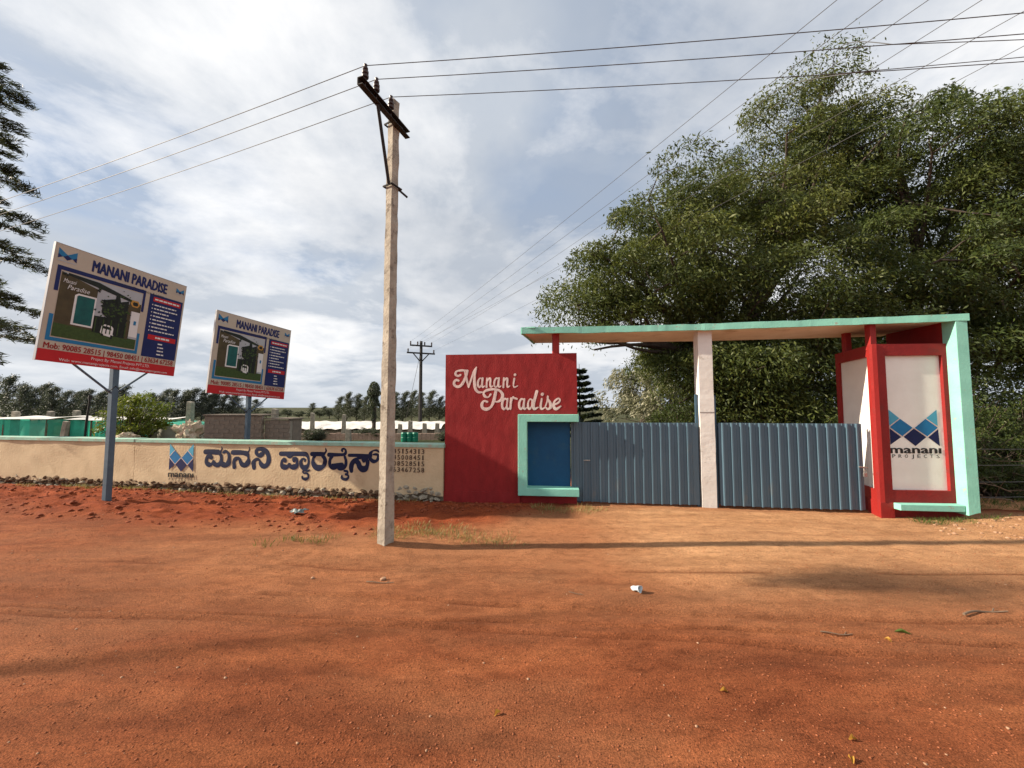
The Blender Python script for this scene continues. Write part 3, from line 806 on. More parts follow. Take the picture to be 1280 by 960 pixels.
def logo(parent, x0, z0, w, h, y, text_z, text_h, text_w, sub_z, sub_h):
    def P(pts):
        return [(x0 + (px - 145) / 600 * w, z0 + (575 - py) / 445 * h) for px, py in pts]
    for nm, pts in (('logo_sky', [(150, 130), (150, 328), (275, 235)]), ('logo_sky', [(733, 130), (600, 235), (733, 330)]),
                    ('logo_blue', [(285, 243), (152, 345), (298, 456), (430, 352)]), ('logo_blue', [(592, 243), (456, 354), (600, 460), (733, 352)]),
                    ('logo_navy', [(444, 362), (314, 464), (452, 575), (588, 467)]), ('logo_navy', [(150, 362), (150, 560), (286, 466)]), ('logo_navy', [(736, 370), (612, 470), (745, 575)])):
        mb = MB(); mb.flat_xz(P(pts), y); mb.build('logo_piece', M[nm], parent)
    # thin pale lines between the pieces
    mb = MB()
    for a, b in (((150, 335), (280, 238)), ((735, 342), (596, 238)), ((150, 352), (300, 462)), ((300, 460), (440, 354)), ((443, 354), (600, 464)), ((600, 464), (735, 358))):
        q = P([a, b]); mb.stroke([(q[0][0], q[0][1], 0.012), (q[1][0], q[1][1], 0.012)], y - 0.001, 0.001)
    mb.build('logo_lines', M['script_white'], parent, fix=False)
    mb = MB(); text_geo(mb, 'manan\u0131', x0, text_z, text_h, y, text_w, bold=0.03); mb.build('lettering', M['ink'], parent)
    for i, ch in enumerate('PROJECTS'):
        mb = MB(); text_geo(mb, ch, x0 + text_w * (i + 0.5) / 8, sub_z, sub_h, y, text_w * (0.062 if ch != 'J' else 0.045), bold=0.0, align='CENTER'); mb.build('letter', M['ink'], parent)
logo(wall, -6.06, 0.40, 0.61, 0.58, -0.0125, 0.285, 0.085, 0.62, 0.215, 0.048)
for i, num in enumerate(('9845154313', '9845008451', '9008528515', '6363467258')):
    mb = MB()
    for j, ch in enumerate(num):
        text_geo(mb, ch, -0.36 - (9 - j) * 0.0805 - 0.032, 0.875 - i * 0.114, 0.088, -0.0125, 0.054 if ch != '1' else 0.020, bold=0.014, align='CENTER')
    mb.build('telephone_number', M['ink_brown'], wall)

# ------------------------------------------------------------------ red name wall with its blue niche
RA = RED_ANG
rw = empty('name_wall', (RED_O[0], RED_O[1], 0), RA, 'tall rough red wall with white script name and mint framed blue niche', 'wall')
RWL, RWH, RT = 2.46, 2.745, 0.24
def red_relief(X, Z, seed, amp=0.008):
    return (fbm(np.asarray(X) * 9, np.asarray(Z) * 4, 2, seed) - 0.5) * amp + (fbm(np.asarray(X) * 1.2, np.asarray(Z) * 1.2, 2, seed + 9) - 0.5) * amp
def rough_panel(x0, x1, z0, z1, y, mat, name, parent, amp, back, seed, step=0.03):
    """stucco block: displaced front face on a solid body"""
    nx_, nz_ = max(2, int((x1 - x0) / step)), max(2, int((z1 - z0) / step))
    xs, zs = np.linspace(x0, x1, nx_ + 1), np.linspace(z0, z1, nz_ + 1)
    X, Z = np.meshgrid(xs, zs)
    Y = y + red_relief(X, Z, seed, amp)
    V_ = [tuple(p) for p in np.stack([X, Y, Z], -1).reshape(-1, 3)]
    F_ = [(r * (nx_ + 1) + c, r * (nx_ + 1) + c + 1, (r + 1) * (nx_ + 1) + c + 1, (r + 1) * (nx_ + 1) + c) for r in range(nz_) for c in range(nx_)]
    b0 = len(V_)
    V_ += [(xs[0], back, zs[0]), (xs[-1], back, zs[0]), (xs[-1], back, zs[-1]), (xs[0], back, zs[-1])]
    row = lambda r: [r * (nx_ + 1) + c for c in range(nx_ + 1)]
    colm = lambda c: [r * (nx_ + 1) + c for r in range(nz_ + 1)]
    F_ += [tuple(row(0)[::-1] + [b0, b0 + 1]), tuple(row(nz_) + [b0 + 2, b0 + 3]), tuple(colm(0) + [b0 + 3, b0]), tuple(colm(nx_)[::-1] + [b0 + 1, b0 + 2]), (b0 + 1, b0, b0 + 3, b0 + 2)]
    mb_ = MB(); mb_.add(V_, F_)
    return mb_.build(name, mat, parent, fix=False)
rough_panel(0, 1.40, 0.2, RWH, 0, M['red'], 'wall_face', rw, 0.008, RT, 3)
rough_panel(1.4001, RWL, 1.60, RWH, 0, M['red'], 'wall_face', rw, 0.008, RT, 3)
rough_panel(-0.012, 1.41, -0.15, 0.2, -0.022, M['red'], 'plinth', rw, 0.022, RT, 12)
rough_panel(1.4101, RWL - 0.02, -0.15, 0.18, 0.02, M['red'], 'plinth', rw, 0.022, RT, 14)
mb = MB(); mb.box(1.40, 2.335, 0.13, RT, 0.18, 1.6); mb.build('niche_panel', M['blue_panel'], rw)
# mint frame open to the gate side: one C of three bars, proud of the wall
mb = MB()
mb.prism_xz([(1.385, 0.165), (2.475, 0.165), (2.475, 0.30), (1.55, 0.30), (1.55, 1.485), (2.48, 1.485), (2.48, 1.62), (1.385, 1.62)], -0.12, 0.14)
mb.build('niche_frame', M['mint'], rw, bevel=0.008)
for li, letter in enumerate(SCRIPT):
    mb = MB()
    for si, s_ in enumerate(letter):
        mb.stroke(s_, -0.0028 - 0.0003 * si, 0.0006, surf=lambda a, b: red_relief(a, b, 3))
    mb.build('letter', M['script_white'], rw, fix=False)

# ------------------------------------------------------------------ gate line
G0 = Vector((1.27, 7.10, 0)); G1 = Vector((5.90, 6.515, 0))
G_ANG = math.atan2(G1.y - G0.y, G1.x - G0.x)
GL = (G1 - G0).length
def g_local(x):                       # world x on the gate line to local distance
    return (x - G0.x) / math.cos(G_ANG)
def sheet_gate(name, xa, xb, label, latch):
    a, b = g_local(xa), g_local(xb)
    g = empty(name, (G0.x + a * math.cos(G_ANG), G0.y + a * math.sin(G_ANG), 0), G_ANG, label, 'gate', 'gate leaves')
    W = b - a
    pitch = 0.152
    prof = [(0.0, 0.0)]
    x = 0.045
    while x + 0.075 < W - 0.01:
        prof += [(x, 0.0), (x + 0.008, -0.034), (x + 0.030, -0.034), (x + 0.038, 0.0)]
        prof += [(x + 0.098, 0.0), (x + 0.104, -0.006), (x + 0.112, 0.0)]
        x += pitch
    prof = [p for p in prof if p[0] < W] + [(W, 0.0)]
    mb = MB(); n = len(prof)
    z0, z1 = 0.045, 1.475
    V_, F_ = [], []
    for (px, py) in prof:
        dz = (float(vnoise(px * 3, 1.0, 7)) - 0.5) * 0.012
        V_ += [(px, py, z0 + dz), (px, py, z1 + dz * 0.6), (px, py + 0.003, z0 + dz), (px, py + 0.003, z1 + dz * 0.6)]
    for i in range(n - 1):
        c, d = 4 * i, 4 * i + 4
        F_ += [(c, d, d + 1, c + 1), (c + 2, c + 3, d + 3, d + 2), (c, c + 2, d + 2, d), (c + 1, d + 1, d + 3, c + 3)]
    mb.add(V_, F_); mb.build('corrugated_sheet', M['gate'], g, fix=False)
    mb = MB(); mb.box(0.0, W, 0.006, 0.045, 1.38, 1.42); mb.build('rail', M['gate_frame'], g)
    mb = MB(); mb.box(0.0, W, 0.006, 0.045, 0.74, 0.78); mb.build('rail', M['gate_frame'], g)
    mb = MB(); mb.box(0.0, W, 0.006, 0.045, 0.10, 0.14); mb.build('rail', M['gate_frame'], g)
    for xx in (0.0, W - 0.04):
        mb = MB(); mb.box(xx + 0.001, xx + 0.039, 0.046, 0.086, 0.06, 1.46); mb.build('stile', M['gate_frame'], g)
    if latch == 'bolt':
        mb = MB(); mb.tube([(W - 0.10, -0.05, 0.76), (W + 0.03, -0.05, 0.745)], 0.011, 8); mb.tube([(W - 0.03, -0.05, 0.76), (W - 0.03, -0.055, 0.70)], 0.009, 6)
        lb = mb.build('bolt', M['steel'], g)
        mb = MB(); mb.box(W - 0.045, W + 0.0, -0.075, -0.05, 0.60, 0.66); mb.tube([(W - 0.04, -0.0625, 0.655), (W - 0.038, -0.0625, 0.70), (W - 0.008, -0.0625, 0.70), (W - 0.006, -0.0625, 0.655)], 0.006, 6)
        mb.build('padlock', M['steel'], g)
    else:
        mb = MB(); mb.tube([(0.22, -0.045, 0.79), (0.34, -0.045, 0.79)], 0.010, 8); mb.tube([(0.225, -0.045, 0.79), (0.225, -0.0, 0.79)], 0.008, 6)
        mb.build('bolt', M['steel'], g)
    return g
sheet_gate('sheet_gate', 1.085, 3.285, 'blue corrugated sheet gate leaf between the red name wall and white column', 'handle')
sheet_gate('sheet_gate', 3.63, 5.885, 'blue corrugated sheet gate leaf between white column and bright red pier, padlocked', 'bolt')
# hinge post next to the niche
mb = MB(); mb.box(-0.03, 0.03, -0.03, 0.03, -0.1, 1.58)
hp = mb.build('hinge_post', M['gate_frame'], None)
hp.location = (1.235, 7.19, 0); hp.rotation_euler = (0, 0, G_ANG)
tag(hp, 'slim dark steel gate post beside the blue niche', 'gate post')
for z in (0.3, 0.8, 1.3):
    mb = MB(); mb.lathe([(0.016, 0), (0.016, 0.12)], (0.045, -0.02, z), 8); mb.build('hinge', M['steel'], hp)

# ------------------------------------------------------------------ white column in the gateway
cx = 3.455
cy = 6.90
colm_ = empty('gate_column', (cx, cy, 0), G_ANG, 'whitewashed concrete column holding the canopy between the two gate leaves', 'column')
mb = MB()
prof = [(-0.118, -0.09), (0.118, -0.09), (0.118, 0.15), (-0.118, 0.15)]
V_, F_ = [], []
zs = np.linspace(-0.1, 3.135, 40)
for i, z in enumerate(zs):
    s = 1.03 if z < 1.9 else 1.0
    for (px, py) in prof:
        j = (float(vnoise(z * 6 + px * 9, py * 5 + 3, 21)) - 0.5) * (0.010 if z < 1.9 else 0.004)
        V_.append((px * s + j, py * s + j * 0.7, z))
for i in range(len(zs) - 1):
    for k in range(4):
        F_.append((4 * i + k, 4 * i + (k + 1) % 4, 4 * i + 4 + (k + 1) % 4, 4 * i + 4 + k))
F_ += [(3, 2, 1, 0), tuple(4 * (len(zs) - 1) + k for k in range(4))]
mb.add(V_, F_); mb.build('shaft', M['white_col'], colm_, fix=False)
for s_ in (-1, 1):
    mb = MB(); mb.box(s_ * 0.152 - 0.02, s_ * 0.152 + 0.02, -0.03, 0.02, -0.05, 1.98 if s_ < 0 else 1.96); mb.build('gate_stop', M['gate_frame'], colm_)
mb = MB(); mb.box(-0.128, 0.128, -0.098, -0.088, 1.655, 1.667); mb.build('tie_wire', M['steel'], colm_)

# ------------------------------------------------------------------ canopy slab
can = empty('entrance_canopy', (3.2, 7.0, 3.06), 0, 'thin flat entrance canopy slab with mint edge spanning the gateway', 'canopy')
F_PTS = [(0.178, 7.02, 3.12), (1.7, 6.93, 3.12), (3.33, 6.72, 3.12), (5.1, 6.42, 3.125), (7.185, 5.985, 3.130)]
B_PTS = [(0.475, 8.18, 3.12), (1.9, 8.09, 3.12), (3.85, 7.95, 3.12), (5.5, 7.70, 3.125), (7.185, 7.45, 3.130)]
OFF = Vector((3.2, 7.0, 3.06))
def rel(p, dz=0.0, dy=0.0):
    return (p[0] - OFF.x, p[1] - OFF.y + dy, p[2] - OFF.z + dz)
mb = MB()
n = len(F_PTS)
V_ = [rel(p, 0, 0.02) for p in F_PTS] + [rel(p) for p in B_PTS] + [rel(p, 0.078, 0.02) for p in F_PTS] + [rel(p, 0.078) for p in B_PTS]
F_ = []
for i in range(n - 1):
    F_ += [(i, n + i, n + i + 1, i + 1), (2 * n + i, 2 * n + i + 1, 3 * n + i + 1, 3 * n + i), (i, i + 1, 2 * n + i + 1, 2 * n + i), (n + i, 3 * n + i, 3 * n + i + 1, n + i + 1)]
F_ += [(0, 2 * n, 3 * n, n), (n - 1, 2 * n - 1, 4 * n - 1, 3 * n - 1)]
mb.add(V_, F_); mb.build('slab', M['soffit'], can, fix=True)
# mint fascia along front and left end, with an uneven lower lip
def fascia(pts, th, name):
    mbf = MB(); dense = []
    for a, b in zip(pts[:-1], pts[1:]):
        m_ = max(2, int((Vector(b) - Vector(a)).length / 0.06))
        dense += [tuple(Vector(a).lerp(Vector(b), t / m_)) for t in range(m_)]
    dense.append(pts[-1])
    V_, F_ = [], []
    for i, p in enumerate(dense):
        d = (Vector(dense[min(i + 1, len(dense) - 1)]) - Vector(dense[max(i - 1, 0)])); d.z = 0; d.normalize()
        nn = Vector((d.y, -d.x, 0))
        lip = -0.012 - 0.02 * float(vnoise(i * 0.45, 2.0, 5)) * float(vnoise(i * 0.11, 7.0, 6))
        top = 0.09 + 0.012 * float(vnoise(i * 0.3, 3.0, 9))
        o1 = Vector(p) + nn * (0.015 + 0.006 * float(vnoise(i * 0.6, 5, 3))) ; o2 = Vector(p) - nn * 0.02; o3 = Vector(p) - nn * 0.25
        V_ += [rel(o1, lip), rel(o1, top), rel(o3, top + 0.004), rel(o3, 0.0785), rel(o2, 0.0785), rel(o2, lip)]
    for i in range(len(dense) - 1):
        for k in range(6):
            F_.append((6 * i + k, 6 * i + (k + 1) % 6, 6 * i + 6 + (k + 1) % 6, 6 * i + 6 + k))
    F_ += [(0, 1, 2, 3, 4, 5), tuple(6 * (len(dense) - 1) + k for k in range(5, -1, -1))]
    mbf.add(V_, F_)
    mbf.build(name, M['mint'], can, fix=True)
fascia(F_PTS, 0.09, 'fascia')
fascia([B_PTS[0], F_PTS[0]], 0.09, 'fascia')
# short red posts that carry the slab on the walls
def can_post(x, y, z0, w, d, zt):
    mb = MB(); mb.box(x - w / 2 - OFF.x, x + w / 2 - OFF.x, y - d / 2 - OFF.y, y + d / 2 - OFF.y, z0 - OFF.z, zt - OFF.z)
    mb.build('post', M['red_pier'], can, bevel=0.004)
can_post(0.82, 7.18, 2.70, 0.12, 0.16, 3.13)
can_post(5.98, 6.36, 2.70, 0.10, 0.10, 3.135)
can_post(6.24, 7.12, 2.70, 0.10, 0.10, 3.135)

# ------------------------------------------------------------------ right-hand pier
C0 = Vector((5.885, 6.245)); C1 = Vector((7.17, 6.165)); S1 = Vector((6.30, 7.46))
pier = empty('gate_pier', (C0.x, C0.y, 0), 0, 'red and white gate pier with blue logo panel and mint frame', 'pier')
def PL(p):
    return (p.x - C0.x, p.y - C0.y)
PH = 2.78
fdir = (C1 - C0).normalized(); fn = Vector((fdir.y, -fdir.x))        # outwards (to the road)
sdir = (S1 - C0).normalized(); sn = Vector((-sdir.y, sdir.x))        # outwards (to the gate)
FLEN = (C1 - C0).length; SLEN = (S1 - C0).length
def fr(s, z, n):                      # point on the front face: s along, n outwards
    p = C0 + fdir * s + fn * n
    return (p.x - C0.x, p.y - C0.y, z)
def sd(s, z, n):
    p = C0 + sdir * s + sn * n
    return (p.x - C0.x, p.y - C0.y, z)
mb = MB()
core = [C0 + fdir * 0.105 - fn * 0.06, C1 - fn * 0.06, C1 - fn * 1.1, S1 - sn * 0.06 + sdir * 0.0]
mb.prism([PL(p) for p in core], -0.15, PH - 0.003)
mb.build('core', M['red_smooth'], pier)
def framed(face, s0, s1, z0, z1, p0, p1, q0, q1, mat, name, depth=0.06, out=0.0):
    """raised border round a sunk panel (four mitred-free bars butted end to end)"""
    mbx = MB()
    def bar(a, b, c, d):
        V_ = [face(a, c, -depth), face(b, c, -depth), face(b, d, -depth), face(a, d, -depth), face(a, c, out), face(b, c, out), face(b, d, out), face(a, d, out)]
        mbx.add(V_, [(0, 1, 2, 3), (4, 7, 6, 5), (0, 4, 5, 1), (1, 5, 6, 2), (2, 6, 7, 3), (3, 7, 4, 0)])
    bar(s0, p0, z0, z1); bar(p1, s1, z0, z1); bar(p0, p1, z0, q0); bar(p0, p1, q1, z1)
    return mbx.build(name, mat, pier)
framed(fr, 0.0, FLEN, 0.10, PH, 0.195, FLEN - 0.225, 0.425, 2.59, M['red_smooth'], 'front_border')
framed(sd, 0.0, SLEN, 0.235, PH, 0.17, SLEN - 0.11, 0.41, 2.59, M['red_pier'], 'side_border')
mb = MB(); mb.add([fr(0.19, 0.42, -0.052), fr(FLEN - 0.22, 0.42, -0.052), fr(FLEN - 0.22, 2.595, -0.052), fr(0.19, 2.595, -0.052)], [(0, 1, 2, 3)])
pp = mb.build('front_panel', M['white'], pier)
mb = MB(); mb.add([sd(0.165, 0.40, -0.045), sd(SLEN - 0.105, 0.40, -0.045), sd(SLEN - 0.105, 2.595, -0.045), sd(0.165, 2.595, -0.045)], [(0, 3, 2, 1)])
mb.build('side_panel', M['white'], pier)
# plinth at the corner
mb = MB()
def plinth_pts(o):
    c_ = C0 + fn * o + sn * o
    return [PL(c_), PL(C0 + fdir * 0.20 + fn * o), PL(C0 + fdir * 0.20 - fn * 0.2), PL(C0 + sdir * 0.36 - sn * 0.15), PL(C0 + sdir * 0.36 + sn * o)]
mb.prism(plinth_pts(0.012), -0.15, 0.235)
mb.build('plinth', M['red_pier'], pier, bevel=0.006)
# mint sill and mint upright
mb = MB()
V_ = [fr(0.185, 0.14, 0.0), fr(FLEN - 0.16, 0.13, 0.0), fr(FLEN - 0.16, 0.13, 0.13), fr(0.185, 0.14, 0.13), fr(0.185, 0.235, 0.0), fr(FLEN - 0.16, 0.235, 0.0), fr(FLEN - 0.16, 0.23, 0.13), fr(0.185, 0.235, 0.13)]
mb.add(V_, [(0, 1, 2, 3), (4, 7, 6, 5), (3, 2, 6, 7), (0, 3, 7, 4), (1, 5, 6, 2), (0, 4, 5, 1)])
mb.build('sill', M['mint'], pier, bevel=0.008)
mb = MB()
V_, F_ = [], []
pr = [fr(FLEN - 0.152, 0, -0.05), fr(FLEN - 0.152, 0, 0.165), fr(FLEN + 0.012, 0, 0.175), fr(FLEN + 0.012, 0, -0.05)]
zs = [0.085, 0.13, 0.2, 0.6, 1.2, 2.0, 2.6, 3.0, 3.155]
for i, z in enumerate(zs):
    for k, p in enumerate(pr):
        jz = (0.05 if (i == 0 and k == 2) else 0.0)
        jx = (-0.02 if (i == 0 and k == 2) else 0.0)
        V_.append((p[0] + jx, p[1], z + jz))
for i in range(len(zs) - 1):
    for k in range(4):
        F_.append((4 * i + k, 4 * i + (k + 1) % 4, 4 * i + 4 + (k + 1) % 4, 4 * i + 4 + k))
F_ += [(3, 2, 1, 0), tuple(4 * (len(zs) - 1) + k for k in range(4))]
mb.add(V_, F_); mb.build('upright', M['mint'], pier, bevel=0.006)
mb = MB()
V_ = [fr(FLEN - 0.15, 0, -0.051), fr(FLEN - 0.005, 0, -0.051), fr(FLEN - 0.005, 0, -1.05), fr(FLEN - 0.15, 0, -1.05)]
mb.add([(a, b, 2.70) for a, b, _ in V_] + [(a, b, 3.129) for a, b, _ in V_], [(0, 1, 2, 3), (4, 5, 6, 7), (0, 1, 5, 4), (1, 2, 6, 5), (2, 3, 7, 6), (3, 0, 4, 7)])
mb.build('return_wall', M['red_smooth'], pier)
# logo on the sunk front panel: a holder child frame aligned with the face
la = math.atan2(fdir.y, fdir.x)
def logo_on_pier():
    before = set(bpy.data.objects)
    logo(pier, 0.235, 1.125, 0.755, 0.585, 0.0, 1.01, 0.082, 0.765, 0.935, 0.055)
    for o in set(bpy.data.objects) - before:
        if o.parent == pier:
            o.rotation_euler = (0, 0, la)
            p = -fn * 0.0475
            o.location = (p.x, p.y, 0)
logo_on_pier()
# ------------------------------------------------------------------ signboards
def signboard(loc, ang, roll, lean, w, h, zc, post_top, base_z, label):
    s = empty('signboard', loc, ang, label, 'signboard', 'project signboards')
    tilt = Matrix.Translation((0, 0, zc)) @ Matrix.Rotation(-lean, 4, 'X') @ Matrix.Rotation(-roll, 4, 'Y')
    def part(mbx, name, mats, **kw):
        o = mbx.build(name, mats, s, **kw)
        o.matrix_local = tilt
        return o
    X0, X1, Z0, Z1 = -w / 2, w / 2, -h / 2, h / 2
    mb = MB(); mb.box(X0, X1, 0.0, 0.035, Z0, Z1); part(mb, 'board', M['vinyl'])
    mb = MB(); mb.box(X0 - 0.006, X0, -0.004, 0.045, Z0 - 0.005, Z1 + 0.006); part(mb, 'edge_trim', M['v_grey'])
    mb = MB(); mb.box(X0, X1 + 0.005, -0.004, 0.045, Z1, Z1 + 0.006); part(mb, 'edge_trim', M['v_grey'])
    for zz in (Z0 + 0.15, Z1 - 0.2):
        mb = MB(); mb.box(X0 + 0.05, X1 - 0.05, 0.036, 0.06, zz, zz + 0.04); part(mb, 'back_rail', M['post_blue'])
    fx = lambda t: X0 + t * w
    fz = lambda t: Z1 - t * h                      # t measured down from the top edge
    def rect(mbx, a, b, c, d, y):
        mbx.flat_xz([(fx(a), fz(d)), (fx(b), fz(d)), (fx(b), fz(c)), (fx(a), fz(c))], y)
    def poly(mbx, pts, y):
        mbx.flat_xz([(fx(a), fz(b)) for a, b in pts], y)
    # lettering and coloured fields of the print
    mb = MB(); rect(mb, 0, 1, 0.900, 1.0, -0.003); part(mb, 'red_band', M['v_red'])
    mb = MB(); text_geo(mb, 'MANANI PARADISE', fx(0.53), fz(0.150), h * 0.098, -0.003, w * 0.58, bold=0.06, align='CENTER'); part(mb, 'title_lettering', M['v_navy'])
    mb = MB(); text_geo(mb, 'Luxurious Class Choice & Living', fx(0.60), fz(0.202), h * 0.026, -0.003, w * 0.40, align='CENTER', shear=0.3); part(mb, 'tagline_lettering', M['v_brown'])
    mb = MB(); text_geo(mb, 'Mob: 90085 28515 | 98450 08451 | 63634 67258', fx(0.50), fz(0.890), h * 0.05, -0.003, w * 0.94, bold=0.03, align='CENTER'); part(mb, 'telephone_lettering', M['v_rednum'])
    mb = MB(); text_geo(mb, 'Project By: Manani Projects PVT.LTD.', fx(0.55), fz(0.942), h * 0.026, -0.006, w * 0.44, align='CENTER'); part(mb, 'address_lettering', M['v_white'])
    mb = MB(); text_geo(mb, 'Web: www.mananiprojects.com, Email: info@mananiprojects.com', fx(0.53), fz(0.984), h * 0.024, -0.006, w * 0.80, align='CENTER'); tag(part(mb, 'address_lettering', M['v_white']), kind='stuff')
    for lx, ly, sc in ((0.02, 0.035, 0.115), (0.905, 0.05, 0.075)):
        mb = MB()
        def lp(pts): return [(fx(lx) + (px - 145) / 600 * w * sc, fz(ly) - (py - 130) / 445 * h * sc * 0.80) for px, py in pts]
        mb.cur = 0; mb.flat_xz(lp([(150, 130), (150, 560), (285, 466), (300, 456), (450, 575), (600, 460), (745, 575), (733, 130), (440, 350)]), -0.003)
        mb.cur = 1; mb.flat_xz(lp([(150, 362), (150, 560), (286, 466)]), -0.004); mb.flat_xz(lp([(444, 362), (314, 464), (452, 575), (588, 467)]), -0.004); mb.flat_xz(lp([(736, 370), (612, 470), (745, 575)]), -0.004)
        mb.cur = 2; mb.box(fx(lx), fx(lx + sc), -0.0035, -0.0025, fz(ly + sc * 0.95), fz(ly + sc * 0.88))
        part(mb, 'corner_logo', [M['v_blue'], M['v_navy'], M['v_grey']], fix=False)
    # printed picture in its navy and blue border
    mb = MB(); mb.cur = 0
    poly(mb, [(0.03, 0.18), (0.03, 0.40), (0.055, 0.40), (0.055, 0.215), (0.63, 0.215), (0.63, 0.40), (0.65, 0.40), (0.65, 0.18)], -0.003)
    mb.cur = 1
    poly(mb, [(0.03, 0.60), (0.03, 0.825), (0.65, 0.825), (0.65, 0.62), (0.63, 0.62), (0.63, 0.795), (0.055, 0.795), (0.055, 0.60)], -0.003)
    part(mb, 'picture_border', [M['v_navy'], M['v_blue']])
    mb = MB()
    layers = [
        (0, [(0.06, 0.225), (0.06, 0.785), (0.625, 0.785), (0.625, 0.225)]),                      # grey sky
        (1, [(0.06, 0.225), (0.06, 0.69), (0.30, 0.69), (0.30, 0.30), (0.14, 0.25)]),              # brown wall
        (4, [(0.06, 0.67), (0.06, 0.785), (0.625, 0.785), (0.625, 0.69)]),                         # lawn
        (5, [(0.16, 0.40), (0.16, 0.66), (0.30, 0.66), (0.30, 0.38), (0.18, 0.38)]),               # niche rim
        (3, [(0.175, 0.405), (0.175, 0.645), (0.29, 0.645), (0.29, 0.395), (0.185, 0.395)]),       # teal niche
        (2, [(0.30, 0.54), (0.30, 0.69), (0.56, 0.70), (0.56, 0.52)]),                             # dark gate
        (2, [(0.10, 0.225), (0.10, 0.245), (0.55, 0.335), (0.58, 0.32), (0.30, 0.235)]),            # canopy
        (2, [(0.345, 0.38), (0.345, 0.50), (0.40, 0.545), (0.44, 0.55), (0.44, 0.34), (0.39, 0.36)]),   # trees
        (2, [(0.43, 0.30), (0.42, 0.56), (0.53, 0.56), (0.53, 0.33), (0.47, 0.36), (0.45, 0.28)]),
        (1, [(0.53, 0.36), (0.53, 0.70), (0.555, 0.70), (0.555, 0.36)]),
        (5, [(0.56, 0.42), (0.56, 0.67), (0.625, 0.67), (0.625, 0.42)]),
        (1, [(0.535, 0.335), (0.535, 0.42), (0.625, 0.42), (0.625, 0.335)]),
        (6, [(0.55, 0.31), (0.54, 0.345), (0.56, 0.375), (0.60, 0.375), (0.615, 0.345), (0.60, 0.31)]),
        (2, [(0.563, 0.325), (0.557, 0.345), (0.566, 0.362), (0.594, 0.362), (0.602, 0.345), (0.594, 0.325)]),
        (5, [(0.36, 0.62), (0.355, 0.68), (0.375, 0.70), (0.43, 0.71), (0.45, 0.69), (0.45, 0.63), (0.43, 0.605), (0.38, 0.60)]),  # car
        (2, [(0.372, 0.615), (0.372, 0.64), (0.435, 0.645), (0.425, 0.618)]),
        (2, [(0.365, 0.685), (0.365, 0.71), (0.38, 0.71), (0.38, 0.69)]), (2, [(0.43, 0.69), (0.43, 0.725), (0.445, 0.725), (0.445, 0.69)]),
        (7, [(0.585, 0.51), (0.585, 0.55), (0.605, 0.55), (0.605, 0.51)]),
    ]
    for i, (mi, pts) in enumerate(layers):
        mb.cur = mi; poly(mb, pts, -0.003 - 0.0004 * (i + 1))
    pr_ = random.Random(3)
    for k in range(260):               # printed foliage of the trees in the picture
        ca, cb, ra, rb_ = ((0.39, 0.45, 0.055, 0.075), (0.475, 0.44, 0.055, 0.11), (0.075, 0.235, 0.02, 0.02), (0.31, 0.29, 0.02, 0.02))[k % 4 if k % 9 == 0 else k % 2]
        a_, b_ = ca + pr_.gauss(0, 0.55) * ra, cb + pr_.gauss(0, 0.55) * rb_
        if not (0.07 < a_ < 0.61 and 0.24 < b_ < 0.68): continue
        e_ = pr_.uniform(0.005, 0.013); mb.cur = 2 if pr_.random() < 0.7 else 4
        poly(mb, [(a_ - e_, b_), (a_ + pr_.uniform(-e_, e_), b_ + e_), (a_ + e_, b_ + pr_.uniform(-e_, 0)), (a_, b_ - e_)], -0.0111 - 0.00001 * k)
    for k in range(9):
        mb.cur = 2 if k % 2 else 4
        poly(mb, [(0.31 + 0.027 * k, 0.55), (0.31 + 0.027 * k, 0.685), (0.318 + 0.027 * k, 0.685), (0.318 + 0.027 * k, 0.55)], -0.0109)
    mb.cur = 5
    text_geo(mb, 'Manani', fx(0.075), fz(0.315), h * 0.035, -0.0145, w * 0.08, shear=0.3); text_geo(mb, 'Paradise', fx(0.105), fz(0.365), h * 0.04, -0.0145, w * 0.14, shear=0.3)
    part(mb, 'printed_picture', [M['v_grey'], M['v_brown'], M['v_dark'], M['v_teal'], M['v_green'], M['v_white'], M['v_gold'], M['v_blue']], fix=False)
    mb = MB(); rect(mb, 0.685, 0.985, 0.19, 0.835, -0.003); part(mb, 'list_panel', M['v_navy'])
    lr = random.Random(5)
    for c_, d_ in ((0.215, 0.262), (0.605, 0.655)):
        mb = MB(); rect(mb, 0.717, 0.965, c_, d_, -0.006); part(mb, 'heading_bar', M['v_red'])
    def words(a, b, zc_, hh, bullet=False):
        mbw = MB()
        if bullet:
            rect(mbw, 0.712, 0.720, zc_ - hh / 2, zc_ + hh / 2, -0.0095)
        x_ = a
        while x_ < b - 0.01:
            ww = min(lr.uniform(0.012, 0.04), b - x_)
            rect(mbw, x_, x_ + ww, zc_ - hh / 2, zc_ + hh / 2, -0.0095); x_ += ww + 0.006
        tag(part(mbw, 'list_lettering', M['v_white']), kind='stuff')
    words(0.73, 0.95, 0.239, 0.016); words(0.78, 0.91, 0.630, 0.018)
    for i in range(8):
        words(0.732, (0.93, 0.955, 0.88, 0.93, 0.85, 0.93, 0.87, 0.94)[i], 0.298 + i * 0.038, 0.012, True)
    for i in range(4): words(0.81, (0.86, 0.87, 0.87, 0.885)[i], 0.690 + i * 0.036, 0.013)
    # post and struts
    mb = MB(); mb.box(-0.046, 0.046, 0.062, 0.154, base_z - 0.25, zc + h * 0.42); mb.build('post', M['post_blue'], s, bevel=0.004)
    zb = zc - h / 2
    for sg in (-1, 1):
        mb = MB(); mb.tube([(sg * 0.04, 0.11, zb - 0.42), (sg * w * 0.32, 0.10, zb + 0.10 - roll * sg * 0)], 0.018, 6); mb.build('strut', M['post_blue'], s)
